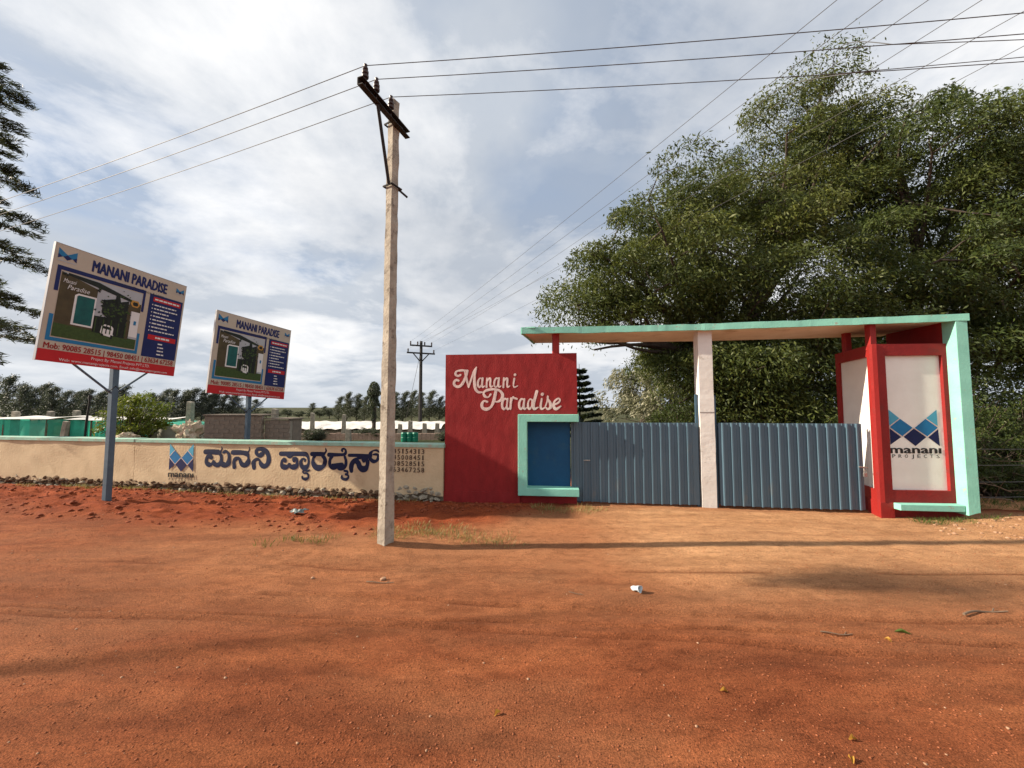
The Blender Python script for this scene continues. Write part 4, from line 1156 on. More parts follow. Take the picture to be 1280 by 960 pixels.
    mb = MB(); mb.tube([(-0.09, 0.07, zb - 0.40), (0.0, 0.06, zb - 0.30), (0.09, 0.07, zb - 0.40)], 0.008, 6); mb.build('tie', M['iron'], s)
    return s
signboard((-7.07, 6.90, 0), R(78), R(-2.8), R(-3.0), 2.01, 1.89, 3.374, 0, 0, 'large printed project signboard on a steel post in front of the cream wall')
signboard((-6.80, 10.06, 0), R(71), R(-3.2), R(-1.8), 2.06, 2.0, 3.03, 0, 0, 'printed project signboard on a post behind the cream wall near the block hut')

# ------------------------------------------------------------------ electricity pole by the road
POLE = (-1.585, 4.935)
ep = empty('electricity_pole', (POLE[0], POLE[1], 0), 0, 'tall concrete electricity pole with one-sided black crossarm by the road', 'utility pole')
pa = R(60)
mb = MB()
V_, F_ = [], []
zs = np.linspace(-0.3, 5.845, 60)
for i, z in enumerate(zs):
    t = z / 5.85
    a, b = 0.075 - 0.022 * t, 0.062 - 0.016 * t
    for k, (sx, sy) in enumerate(((-1, -1), (1, -1), (1, 1), (-1, 1))):
        j = (float(vnoise(z * 7 + k * 13, k * 3.1, 17)) - 0.5) * 0.010
        x, y = sx * (a + j), sy * (b + j)
        V_.append((x * math.cos(pa) - y * math.sin(pa), x * math.sin(pa) + y * math.cos(pa), z))
for i in range(len(zs) - 1):
    for k in range(4):
        F_.append((4 * i + k, 4 * i + (k + 1) % 4, 4 * i + 4 + (k + 1) % 4, 4 * i + 4 + k))
F_ += [(3, 2, 1, 0), tuple(4 * (len(zs) - 1) + k for k in range(4))]
mb.add(V_, F_); mb.build('shaft', M['concrete'], ep, fix=False)
def lp(p): return (p[0] - POLE[0], p[1] - POLE[1], p[2])
AZ = 5.50
A0 = Vector((-1.745, 4.20, AZ)); A1 = Vector((-1.44, 5.10, AZ))
ad = (A1 - A0).normalized(); an = Vector((-ad.y, ad.x, 0))
off = -an * 0.085
A0 += an * 0.085; A1 += an * 0.085
mb = MB()
def beam(mbx, a, b, w_, h_, shift=Vector((0, 0, 0))):
    d = (b - a).normalized(); s_ = Vector((-d.y, d.x, 0)).normalized() * w_ / 2; u_ = d.cross(s_).normalized() * h_ / 2
    V_ = [Vector(p) + shift + q for p in (a, b) for q in (s_ + u_, s_ - u_, -s_ - u_, -s_ + u_)]
    mbx.add([tuple(v) for v in V_], [(0, 1, 2, 3), (7, 6, 5, 4), (0, 4, 5, 1), (1, 5, 6, 2), (2, 6, 7, 3), (3, 7, 4, 0)])
o_ = Vector((-POLE[0], -POLE[1], 0))
beam(mb, A0 + o_, A1 + o_, 0.012, 0.085, off + an * 0.035); beam(mb, A0 + o_ + Vector((0, 0, 0.0425)), A1 + o_ + Vector((0, 0, 0.0425)), 0.07, 0.010, off); beam(mb, A0 + o_ - Vector((0, 0, 0.0425)), A1 + o_ - Vector((0, 0, 0.0425)), 0.07, 0.010, off)
arm = mb.build('crossarm', M['iron'], ep)
INS = []
for k, t in enumerate((0.09, 0.30, 0.60)):
    p = A0.lerp(A1, t) + off
    mb = MB()
    mb.lathe([(0.010, -0.05), (0.010, 0.06), (0.037, 0.065), (0.040, 0.09), (0.022, 0.105), (0.036, 0.115), (0.038, 0.14), (0.019, 0.155), (0.030, 0.165), (0.030, 0.185), (0.018, 0.20), (0.022, 0.225), (0.01, 0.235)], lp((p.x, p.y, AZ + 0.035)), 12)
    mb.build('insulator', M['porcelain'], arm, smooth=False)
    INS.append(Vector((p.x, p.y, AZ + 0.035 + 0.215)))
mb = MB(); pm_ = A0.lerp(A1, 0.33) + off * 1.0
mb.tube([lp((pm_.x, pm_.y, AZ - 0.05)), lp((POLE[0] - 0.02, POLE[1] - 0.09, 4.66))], 0.022, 6); mb.build('brace', M['iron'], ep)
for z in (AZ, 4.65):
    mb = MB()
    for sx in (-1, 1):
        for sy in (-1, 1):
            pass
    c, s_ = math.cos(pa), math.sin(pa)
    pts = [(-0.085, -0.075), (0.085, -0.075), (0.085, 0.075), (-0.085, 0.075), (-0.085, -0.075)]
    mb.tube([(x * c - y * s_, x * s_ + y * c, z) for x, y in pts], 0.013, 6)
    mb.build('clamp', M['iron'], ep)
mb = MB(); mb.tube([(0.06, 0.03, 4.655), (0.16, 0.14, 4.60)], 0.014, 6); mb.build('bolt', M['iron'], ep)

# ------------------------------------------------------------------ overhead wires
def wire(name, a, b, sag, rad, label, group, n=28):
    a, b = Vector(a), Vector(b)
    mb = MB()
    pts = []
    for i in range(n + 1):
        t = i / n
        p = a.lerp(b, t); p.z -= sag * 4 * t * (1 - t)
        pts.append(tuple(p - a))
    mb.tube(pts, rad, 5)
    o = mb.build(name, M['wire'], None, fix=False)
    o.location = a
    return tag(o, label, 'wire', group)
nm = ('outermost insulator', 'middle insulator', 'innermost insulator')
Lpt = [(-40.0, 16.7, 6.6), (-40.0, 17.1, 6.6), (-40.0, 17.7, 6.6)]
Rpt = [(26.0, 0.70, 6.0), (26.0, 1.05, 6.0), (26.0, 1.6, 6.0)]
for k in range(3):
    d = Vector(Lpt[k]) - INS[k]
    wire('power_line', INS[k], Lpt[k], 0.75, 0.0045, 'thin power line from the %s of the crossarm out over the signboards' % nm[k], 'power lines over the signboards')
    wire('power_line', INS[k], Rpt[k], 0.45, 0.0045, 'thin power line from the %s of the crossarm across above the gate' % nm[k], 'power lines over the gate')
# line of wires from the far pole towards the road
FP = Vector((-7.85, 33.0, 0))
fp = empty('electricity_pole', FP, 0, 'distant dark electricity pole with two crossarms behind the cream wall', 'utility pole')
mb = MB(); mb.tube([(0, 0, -0.3), (0, 0, 7.45)], [0.17, 0.12], 8); mb.build('shaft', M['iron'], fp)
wd = Vector((12.6, -28.0, 0)).normalized(); wp = Vector((-wd.y, wd.x, 0))
ARM1, ARM2 = 7.05, 6.05 + 0.35
def far_arm(z, half, ins):
    mb = MB(); beam(mb, -wp * half + Vector((0, 0, z)), wp * half + Vector((0, 0, z)), 0.12, 0.12)
    a_ = mb.build('crossarm', M['iron'], fp)
    for s_ in ins:
        mb = MB(); mb.lathe([(0.03, 0), (0.07, 0.08), (0.05, 0.16), (0.07, 0.22), (0.03, 0.3)], tuple(wp * s_ + Vector((0, 0, z + 0.06))), 8); mb.build('insulator', M['porcelain'], a_)
far_arm(ARM1, 0.95, (-0.9, -0.3, 0.3, 0.9)); far_arm(ARM2, 1.2, (-1.1, 1.1))
for s_ in (-1, 1):
    mb = MB(); mb.tube([tuple(wp * 0.7 * s_ + Vector((0, 0, ARM2))), (0, 0, 5.6)], 0.05, 6); mb.build('brace', M['iron'], fp)
mb = MB(); mb.tube([(-0.1, 0, 6.2), (-1.1, -1.0, 0.0)], 0.015, 5); mb.build('guy_wire', M['iron'], fp)
ends = [4.15, 4.75, 5.35, 6.05, 6.85, 7.75]
srcs = [(-0.9, ARM1), (-0.3, ARM1), (0.3, ARM1), (0.9, ARM1), (-1.1, ARM2), (1.1, ARM2)]
ordn = ('first', 'second', 'third', 'fourth', 'fifth', 'last')
for k in range(6):
    a = FP + wp * (-srcs[k][0] if wp.x < 0 else srcs[k][0]) + Vector((0, 0, srcs[k][1] + 0.3))
    e = Vector((ends[k], 4.95, 7.3)); d = (e - a)
    b = a + d * 1.55
    wire('distribution_line', a, b, 0.25, 0.0048, '%s wire from the red name wall, running from the far pole over the tree' % ordn[k], 'distribution lines over the tree', 40)

# jumper loops between the two sets of wires
def jumper(a, b, bow, label):
    a, b = Vector(a), Vector(b); mb = MB()
    mb.tube([tuple(a.lerp(b, t) + Vector(bow) * math.sin(math.pi * t) - a) for t in np.linspace(0, 1, 16)], 0.005, 5)
    o = mb.build('jumper_wire', M['wire'], None, fix=False); o.location = a
    tag(o, label, 'wire', 'jumper wires')
def on_near(k, x):
    t = (x - INS[k].x) / (Rpt[k][0] - INS[k].x); p = INS[k].lerp(Vector(Rpt[k]), t); p.z -= 0.45 * 4 * t * (1 - t); return p
def on_dist(k, y):
    a = FP + wp * (-srcs[k][0] if wp.x < 0 else srcs[k][0]) + Vector((0, 0, srcs[k][1] + 0.3)); e = Vector((ends[k], 4.95, 7.3)); d = e - a
    t = (y - a.y) / d.y; p = a + d * t; s_ = t / 1.55; p.z -= 0.25 * 4 * s_ * (1 - s_); return p
jumper(on_near(1, 3.95), on_dist(3, 6.2), (-0.25, 0.0, 0.35), 'looped jumper wire joining the middle power line to a distribution line')
wire('power_line', on_near(1, 3.95), (26.0, 2.3, 6.1), 0.3, 0.004, 'thin branch wire leaving the jumper on the middle power line', 'branch wires')
wire('power_line', on_near(2, 3.6), (26.0, 1.35, 6.4), 0.3, 0.004, 'thin branch wire leaving the jumper on the innermost power line', 'branch wires')
jumper(on_near(2, 3.85), on_dist(2, 6.9), (-0.2, 0.0, 0.2), 'looped jumper wire joining the innermost power line to a distribution line')

# ------------------------------------------------------------------ foliage tools
def leaves_mesh(name, Cn, D, ln, wd_, mat, r, tone=None):
    n = len(Cn)
    D = D / np.maximum(np.linalg.norm(D, axis=1, keepdims=True), 1e-9)
    rnd = r.normal(size=(n, 3))
    S = np.cross(D, rnd); S /= np.maximum(np.linalg.norm(S, axis=1, keepdims=True), 1e-9)
    ln = np.broadcast_to(np.asarray(ln, float), (n,))[:, None] * (0.7 + 0.6 * r.random((n, 1)))
    ww = np.broadcast_to(np.asarray(wd_, float), (n,))[:, None] * (0.7 + 0.6 * r.random((n, 1)))
    V_ = np.empty((n, 4, 3))
    V_[:, 0] = Cn - D * ln / 2
    V_[:, 1] = Cn + S * ww / 2 - D * ln * 0.05
    V_[:, 2] = Cn + D * ln / 2
    V_[:, 3] = Cn - S * ww / 2 - D * ln * 0.05
    Q = np.arange(4 * n).reshape(n, 4)
    me_ = np_mesh(name, V_.reshape(-1, 3), Q, mat)
    if tone is not None:
        at_ = me_.attributes.new('tone', 'FLOAT', 'POINT')
        at_.data.foreach_set('value', np.repeat(tone, 4).astype(np.float32))
    return me_
def ball(r, n, p=0.5):
    v = r.normal(size=(n, 3)); v /= np.linalg.norm(v, axis=1, keepdims=True)
    return v * (r.random((n, 1)) ** p)

def big_tree(name, base, ells, limb_pts, mat, n_clump, n_leaf, label, seed, leaf=(0.105, 0.034)):
    r = np.random.default_rng(seed)
    t = empty(name, base, 0, label, 'tree')
    base = np.array(base, float)
    # clump centres: mostly near the skins of the lobes
    vol = np.array([e[1][0] * e[1][1] * e[1][2] for e in ells]) ** 0.75
    cnt = (vol / vol.sum() * n_clump).astype(int)
    cl = []
    for (c, rad), k in zip(ells, cnt):
        v = ball(r, k, 0.25)
        az = np.arctan2(v[:, 1], v[:, 0]); el = v[:, 2]
        v = v * np.minimum(0.55 + 0.95 * fbm(az * 2.2 + seed, el * 3.2 + c[0], 2, seed) ** 1.2, 1.06)[:, None]
        cl.append(np.array(c) + v * np.array(rad))
    cl = np.vstack(cl)
    cl = cl[cl[:, 2] > 0.7]
    # scaffold: trunk, limbs to lobe centres, twigs to clumps
    mb = MB(); mb.tube([tuple(np.array(p) - base) for p in limb_pts[0]], np.linspace(0.42, 0.22, len(limb_pts[0])), 9); mb.build('trunk', M['bark'], t, smooth=True)
    nodes = [np.array(p) for p in limb_pts[0][1:]]
    fork = np.array(limb_pts[0][-1])
    mb = MB()
    for (c, rad) in ells:
        c = np.array(c)
        st = fork - np.array([0, 0, 0.1])
        mid = st * 0.5 + c * 0.5 + np.array([r.normal() * 0.3, r.normal() * 0.3, -0.5])
        pts = [(1 - s) ** 2 * st + 2 * s * (1 - s) * mid + s * s * c for s in np.linspace(0, 1, 9)]
        mb.tube([tuple(p - base) for p in pts], np.linspace(0.2, 0.085, 9), 7)
        nodes += pts[2:]
        for k in range(9):
            v = ball(r, 1, 0.2)[0] * np.array(rad) * 0.85
            s0 = pts[int(r.integers(3, 9))]
            e0 = c + v
            m0 = (s0 + e0) / 2 + r.normal(size=3) * 0.25
            pp_ = [(1 - s) ** 2 * s0 + 2 * s * (1 - s) * m0 + s * s * e0 for s in np.linspace(0, 1, 6)]
            mb.tube([tuple(p - base) for p in pp_], np.linspace(0.075, 0.028, 6), 5)
            nodes += pp_[1:]
    nodes = np.array(nodes)
    for c in cl:
        k = np.argmin(((nodes - c) ** 2).sum(1))
        a = nodes[k]
        m0 = (a + c) / 2 + r.normal(size=3) * 0.12
        mb.tube([tuple(a - base), tuple(m0 - base), tuple(c - base)], [0.026, 0.018, 0.008], 4, cap=False)
    mb.build('limbs', M['bark'], t, fix=False)
    P, D, T = [], [], []
    for c in cl:
        rad = 0.34 + 0.62 * r.random() ** 1.4
        k = int(n_leaf * (0.35 + 1.5 * rad ** 1.6) * r.uniform(0.7, 1.2))
        # a tuft: leafy dome above, a ragged hanging skirt below, hollow inside
        v = r.normal(size=(k, 3)); v /= np.linalg.norm(v, axis=1, keepdims=True)
        v[:, 2] = np.abs(v[:, 2]) * np.where(r.random(k) < 0.80, 1, -0.45)
        lump = 0.70 + 0.6 * fbm(v[:, 0] * 2.6 + c[0], v[:, 1] * 2.6 + v[:, 2] * 2.1 + c[1], 2, int(seed))
        p = v * (0.62 + 0.38 * r.random((k, 1)) ** 0.5) * lump[:, None] * rad * np.array([1.15, 1.1, 0.72])
        wind = np.array([0.75, -0.1, 0.35])
        p += wind * (v @ wind)[:, None] * rad * 0.35
        skirt = r.random(k) < 0.30
        p[skirt, 2] -= r.random(skirt.sum()) ** 1.4 * rad * 1.1
        stray = r.random(k) < 0.02
        p[stray] *= 1.35
        ns = max(3, k // 9)
        sp = r.integers(0, ns, k)
        p += (r.normal(size=(ns, 3)) * rad * 0.09)[sp]
        d = v * 0.5 + r.normal(size=(k, 3)) * 0.5 + np.array([0.25, 0, -0.6])
        P.append(c - base + p); D.append(d)
        T.append(np.clip(r.normal(0.22, 0.36) + r.normal(size=k) * 0.12, 0, 1))
    P = np.vstack(P); D = np.vstack(D); T = np.concatenate(T)
    sz = leaf[0] * r.uniform(0.6, 1.5, len(P))
    link('crown', leaves_mesh('crown', P, D, sz, sz * 0.32, mat, r, T), t)
    return t
ellsA = [((3.75, 11.4, 5.6), (2.15, 2.0, 2.0)), ((6.2, 12.4, 7.3), (2.8, 2.5, 2.5)), ((9.7, 13.0, 9.7), (2.7, 2.4, 2.5)), ((11.6, 12.8, 10.4), (1.9, 1.8, 1.7)), ((8.2, 12.2, 5.4), (3.8, 2.8, 2.6)),
         ((5.7, 12.1, 3.4), (1.7, 1.8, 1.7)), ((7.2, 11.6, 3.0), (2.6, 2.2, 2.0)), ((11.0, 13.0, 12.3), (0.9, 0.9, 1.4)), ((2.6, 11.2, 4.3), (1.2, 1.0, 1.1)), ((8.6, 11.0, 2.3), (2.4, 1.3, 1.5)), ((6.3, 11.4, 2.2), (1.8, 1.3, 1.3))]
big_tree('broadleaf_tree', (7.6, 13.6, 0), ellsA, [[(7.6, 13.6, -0.2), (7.5, 13.5, 1.2), (7.3, 13.3, 2.6), (7.4, 13.1, 3.6)]], M['leaf_big'], 345, 900,
         'huge dense olive-green broadleaf tree rising behind the gate canopy', 3)
ellsB = [((13.0, 12.4, 9.4), (2.5, 2.4, 2.9)), ((12.2, 11.8, 5.6), (2.6, 2.3, 2.4)), ((15.6, 12.2, 8.2), (2.8, 2.4, 2.6)), ((11.0, 11.6, 3.4), (2.4, 2.0, 1.8)), ((15.6, 11.8, 5.2), (2.6, 2.2, 1.8)), ((17.8, 12.2, 6.4), (2.6, 2.2, 2.6)), ((14.3, 11.2, 3.2), (2.4, 1.8, 1.7)), ((17.4, 11.6, 9.8), (2.4, 2.0, 2.0)), ((17.0, 11.0, 3.0), (2.4, 1.8, 1.8))]
big_tree('broadleaf_tree', (13.8, 13.4, 0), ellsB, [[(13.8, 13.4, -0.2), (13.7, 13.3, 1.3), (13.5, 13.1, 3.0), (13.5, 12.9, 4.2)]], M['leaf_right'], 300, 900,
         'dense dark green broadleaf tree rising behind the red and white pier', 11)

# tree at the road edge whose sprays hang into the picture on the side of the signboards
def frond_tree(name, base, height, rad, label, seed, nb=60, mat='leaf_near'):
    r = np.random.default_rng(seed)
    t = empty(name, base, 0, label, 'tree')
    mb = MB(); mb.tube([(0, 0, -0.2), (0.05, 0.03, height * 0.4), (0.0, 0.05, height * 0.75), (0.04, 0, height)], [0.17, 0.13, 0.07, 0.015], 9); mb.build('trunk', M['bark'], t, smooth=True)
    mbb = MB(); P, D = [], []
    for k in range(nb):
        z = 3.0 + (height - 3.2) * (k + r.random() * 0.8) / nb
        u = (z - 3.0) / (height - 3.0)
        ln = rad * (1 - 0.75 * u) * r.uniform(0.45, 1.12)
        a = k * 2.39996 + r.normal() * 0.25
        pts = []
        for s in np.linspace(0, 1, 8):
            rr = ln * s
            pts.append(np.array([math.cos(a) * rr, math.sin(a) * rr, z + 0.28 * ln * s - 0.42 * ln * s * s]))
        mbb.tube([tuple(p) for p in pts], np.linspace(0.022, 0.005, 8), 5, cap=False)
        for s in np.arange(0.25, 1.0, 0.085):
            i = min(6, int(s * 7)); f = s * 7 - i
            b = pts[i] * (1 - f) + pts[i + 1] * f
            m = 60
            q = r.random(m)
            spread = 0.26 + 0.22 * (1 - s)
            side = np.array([-math.sin(a), math.cos(a), 0]) * r.choice((-1, 1)) * 0.7 + np.array([math.cos(a), math.sin(a), 0]) * 0.6
            tipp = b + side * spread * 1.5
            mbb.tube([tuple(b), tuple((b + tipp) / 2 + np.array([0, 0, 0.01])), tuple(tipp - np.array([0, 0, 0.05]))], [0.008, 0.006, 0.003], 4, cap=False)
            pos = b + side * (q * spread * 1.5)[:, None] + r.normal(size=(m, 3)) * np.array([0.05, 0.05, 0.04])
            pos[:, 2] -= q ** 1.6 * 0.05
            P.append(pos)
            D.append(side + r.normal(size=(m, 3)) * 0.45 + np.array([0, 0, 0.1]))
    mbb.build('limbs', M['bark'], t, fix=False)
    link('crown', leaves_mesh('crown', np.vstack(P), np.vstack(D), 0.17, 0.022, M[mat], r), t)
    return t
frond_tree('feathery_tree', (-14.45, 10.0, 0), 11.6, 2.35, 'dark feathery tree whose tiered sprays reach in beside the large signboard', 21, 50)

# far trees
def far_tree_mesh(seed, kind):
    r = np.random.default_rng(seed)
    mb = MB(); P, D = [], []
    if kind == 'oak':                 # tall, wind-combed silver grey tree, 8 m
        H = 8.0
        mb.tube([(0, 0, 0), (0.15, 0, H * 0.45), (0.7, 0, H * 0.92)], [0.16, 0.11, 0.03], 6)
        for k in range(44):
            z = H * (0.10 + 0.88 * (k / 44)); u = k / 44
            c = np.array([0.75 * (z / H) ** 1.5, 0, z]); a = r.uniform(0, 6.28); ln = (2.3 * (1 - u) ** 0.55 + 0.25) * r.uniform(0.6, 1.2)
            e = c + np.array([math.cos(a) * ln + 0.55, math.sin(a) * ln, 0.55 * ln])
            mb.tube([tuple(c), tuple(e)], [0.035, 0.01], 4, cap=False)
            for s in np.linspace(0.3, 1.05, 5):
                m = 24; b = c * (1 - s) + e * s
                P.append(b + r.normal(size=(m, 3)) * np.array([0.30, 0.26, 0.20])); D.append(r.normal(size=(m, 3)) * 0.5 + np.array([0.8, 0, 0.5]))
        lf = (0.34, 0.09)
    elif kind == 'round':
        H = 6.0
        mb.tube([(0, 0, 0), (0.1, 0, H * 0.5)], [0.2, 0.1], 6)
        for k in range(46):
            v = ball(r, 1, 0.3)[0] * np.array([2.6, 2.4, 2.0]) + np.array([0.3, 0, H * 0.58])
            mb.tube([(0.1, 0, H * 0.4), tuple(v)], [0.05, 0.01], 4, cap=False)
            m = 110
            P.append(v + ball(r, m, 0.45) * np.array([0.8, 0.75, 0.55])); D.append(r.normal(size=(m, 3)) + np.array([0.4, 0, -0.4]))
        lf = (0.26, 0.12)
    elif kind == 'umbrella':          # slim stem with a small high crown
        H = 10.0
        mb.tube([(0, -2.6, 0), (0.1, -1.6, H * 0.5), (0, 0, H * 0.95)], [0.06, 0.045, 0.02], 6)
        for k in range(18):
            v = ball(r, 1, 0.4)[0] * np.array([0.9, 0.42, 0.45]) + np.array([0, 0, H])
            mb.tube([(0, 0, H * 0.9), tuple(v)], [0.03, 0.008], 4, cap=False)
            m = 12
            P.append(v + ball(r, m, 0.45) * np.array([0.5, 0.3, 0.3])); D.append(r.normal(size=(m, 3)) + np.array([0.4, 0, -0.4]))
        lf = (0.20, 0.08)
    elif kind == 'bush':              # 1 m unit bush leaning with the wind
        for k in range(90):
            v = ball(r, 1, 0.4)[0] * np.array([0.55, 0.5, 0.46]) + np.array([0, 0, 0.5]); v[0] += 0.28 * v[2]
            mb.tube([(0, 0, 0), tuple(v * 0.5 + r.normal(size=3) * 0.03), tuple(v)], [0.012, 0.008, 0.003], 4, cap=False)
            m = 55
            p = ball(r, m, 0.5) * np.array([0.14, 0.12, 0.085]); p[:, 0] += p[:, 2] * 0.8
            P.append(v + p); D.append(r.normal(size=(m, 3)) * 0.5 + np.array([0.6, 0, 0.4]))
        lf = (0.062, 0.020)
    elif kind == 'thicket':
        for k in range(150):
            v = ball(r, 1, 0.4)[0] * np.array([0.55, 0.5, 0.46]) + np.array([0, 0, 0.48]); v[0] += 0.15 * v[2]
            mb.tube([(r.normal() * 0.15, r.normal() * 0.15, 0), tuple(v * 0.6 + r.normal(size=3) * 0.05), tuple(v * 1.08)], [0.010, 0.007, 0.002], 4, cap=False)
            m = 80
            p = ball(r, m, 0.5) * np.array([0.11, 0.10, 0.075])
            P.append(v + p); D.append(r.normal(size=(m, 3)) * 0.6 + np.array([0.3, 0, -0.3]))
        lf = (0.034, 0.012)
    elif kind == 'pale':
        H = 6.5
        mb.tube([(0, 0, 0), (0.2, 0, H * 0.5), (0.4, 0, H * 0.85)], [0.2, 0.13, 0.04], 6)
        for k in range(80):
            v = ball(r, 1, 0.35)[0] * np.array([2.3, 2.0, 2.6]) + np.array([0.4, 0, H * 0.55])
            mb.tube([(0.3, 0, v[2] - 0.6), tuple(v)], [0.04, 0.01], 4, cap=False)
            m = 150
            p = ball(r, m, 0.45) * np.array([0.42, 0.42, 0.75])
            P.append(v + p); D.append(r.normal(size=(m, 3)) * 0.35 + np.array([0.35, 0, 0.8]))
        lf = (0.26, 0.06)
    elif kind == 'araucaria':
        H = 5.6
        mb.tube([(0, 0, 0), (0, 0, H)], [0.11, 0.015], 7)
        for ti in range(11):
            z = 0.9 + (H - 1.0) * ti / 11; ln = 1.6 * (1 - ti / 11.5) + 0.15
            for j in range(6):
                a = j * 1.047 + ti * 0.5; dv = np.array([math.cos(a), math.sin(a), 0])
                pts = [np.array([0, 0, z]) + dv * ln * s + np.array([0, 0, 0.10 * ln * s * s + 0.05 * ln * s]) for s in np.linspace(0, 1, 5)]
                mb.tube([tuple(p) for p in pts], np.linspace(0.02, 0.006, 5), 4, cap=False)
                for s in np.linspace(0.12, 1, 12):
                    b = pts[0] * (1 - s) + pts[-1] * s; m = 26
                    sd_ = np.array([-dv[1], dv[0], 0]) * r.choice((-1, 1), m)[:, None] * 0.6 + dv * 0.7
                    P.append(b + sd_ * (r.random(m) * 0.22 * (1.1 - 0.6 * s))[:, None] + r.normal(size=(m, 3)) * np.array([0.03, 0.03, 0.05])); D.append(sd_ + r.normal(size=(m, 3)) * 0.15 + np.array([0, 0, 0.25]))
        lf = (0.24, 0.07)
    P = np.vstack(P); D = np.vstack(D)
    return mb, P, D, lf, r
_cache = {}
def far_tree(name, kind, var, loc, scale, rz, mat, label, cat, group=None):
    key = (kind, var, mat)
    if key not in _cache:
        mb, P, D, lf, r = far_tree_mesh(100 + var * 7 + hash(kind) % 1 + len(kind) * 31, kind)
        _cache[key] = (mb.mesh('trunk', M['bark']), leaves_mesh('crown', P, D, lf[0], lf[1], M[mat], r))
    a, b = _cache[key]
    t = empty(name, loc, rz, label, cat, group)
    t.scale = scale if isinstance(scale, tuple) else (scale,) * 3
    link('trunk', a, t); link('crown', b, t)
    return t
def at(u, v, Y):
    """world point seen at photo position u, v when it stands Y metres ahead"""
    f = 481.0; p = math.atan(29 / 481.0)
    x = (u - 640) / f; y = (480 - v) / f
    d = (x, math.cos(p) - y * math.sin(p), math.sin(p) + y * math.cos(p))
    t = Y / d[1]
    return (d[0] * t, Y, EYE + d[2] * t)
oaks = [(u, v, 38 + (u * 7) % 6) for u, v in ((-14, 470), (8, 472), (24, 484), (40, 486), (52, 481), (66, 486), (80, 489), (94, 490), (108, 489), (122, 490), (136, 487), (150, 484), (203, 487), (216, 489), (229, 490), (241, 486), (253, 488), (265, 491), (278, 494), (290, 493))]
for i, (u, v, Y) in enumerate(oaks):
    p = at(u, v, Y)
    far_tree('silver_oak', 'oak', i % 3, (p[0], Y, 0), p[2] / 8.0 * (1 + 0.02 * (i % 3)), 0.2 * ((i * 7) % 5 - 2), 'leaf_oak', 'tall wind-combed grey-green tree in the row far behind the green netting', 'tree', 'windbreak row behind the netting')
oaks2 = [(u, v, 40 + (u * 7) % 6) for u, v in ((424, 496), (434, 491), (446, 493), (456, 495), (480, 493), (492, 491), (504, 490), (515, 489), (524, 491), (537, 489), (549, 496), (560, 494))]
for i, (u, v, Y) in enumerate(oaks2):
    p = at(u, v, Y)
    far_tree('silver_oak', 'oak', i % 3, (p[0], Y, 0), (p[2] / 8.0 * 0.9, p[2] / 8.0 * 0.9, p[2] / 8.0), 0.25 * ((i * 5) % 5 - 2), 'leaf_far', 'tall dark grey-green tree in the distant row around the far electricity pole', 'tree', 'windbreak row around the far pole')
oaks3 = [(-30 + 21.5 * i + 6 * math.sin(i * 2.1), 496 + 4 * math.sin(i * 1.7), 75 + 6 * math.cos(i)) for i in range(17)] + [(390 + 15 * i, 504 + 4 * math.sin(i * 1.3), 75) for i in range(13)]
for i, (u, v, Y) in enumerate(oaks3):
    p = at(u, v, Y)
    far_tree('silver_oak', 'oak', i % 3, (p[0], Y, 0), (p[2] / 8.0 * 1.5, p[2] / 8.0 * 1.5, p[2] / 8.0), 0.3 * ((i * 5) % 5 - 2), 'leaf_far', 'dim grey-green tree in the farthest windbreak row on the skyline', 'tree', 'farthest windbreak row')
rounds = [(302, 511, 60), (318, 515, 62), (333, 514, 58), (347, 515, 62), (360, 512, 60), (374, 514, 58), (386, 516, 62), (400, 513, 60), (412, 511, 58)]
for i, (u, v, Y) in enumerate(rounds):
    p = at(u, v, Y)
    s_ = p[2] / 5.2
    far_tree('round_tree', 'round', i % 2, (p[0], Y, 0), (s_ * 1.5, s_ * 1.5, s_), i * 1.3, 'leaf_far', 'low rounded dark tree on the skyline behind the block hut', 'tree', 'low trees on the skyline')
# tall trees down the road, out of the picture, that dapple the road with shade
far_tree('tall_roadside_tree', 'umbrella', 0, (-14.6, 3.55, 0), (1.1, 0.9, 1.0), 0.0, 'leaf_big', 'slender roadside tree with a small high crown by the signboard verge', 'tree')
p = at(170, 489, 14.6)
far_tree('leafy_bush', 'bush', 1, (p[0] - 0.25, 14.6, 0), (2.0, 1.8, p[2] * 1.05), 0.1, 'leaf_bush', 'bright olive-green wind-bent bush beyond the cream wall, beside the large signboard post', 'bush')
p = at(800, 462, 18)
far_tree('pale_tree', 'pale', 1, (p[0], 18, 0), (1.05, 1.0, p[2] / 5.9), 0, 'leaf_pale', 'pale silvery tree seen between canopy and gate, below the big tree', 'tree')
p = at(727, 455, 15.5)
far_tree('conifer', 'araucaria', 1, (p[0] - 0.1, 15.5, 0), (0.62, 0.62, p[2] / 5.6), 0.3, 'leaf_dark', 'small dark tiered conifer peeping out beside the red name wall', 'conifer')
# shrubs in the plots
shr = [(388, 534, 20, 0.9), (398, 538, 20, 0.7), (455, 536, 21, 1.0), (466, 533, 21, 0.9), (476, 537, 21, 0.8), (552, 538, 20, 0.8)]
for i, (u, v, Y, w_) in enumerate(shr):
    p = at(u, v, Y)
    far_tree('plot_shrub', 'bush', i % 3, (p[0], Y, 0), (w_ * 1.1, w_, p[2]), i * 1.1, 'leaf_far', 'dark green garden shrub among the plots behind the cream wall', 'shrub', 'shrubs among the plots')
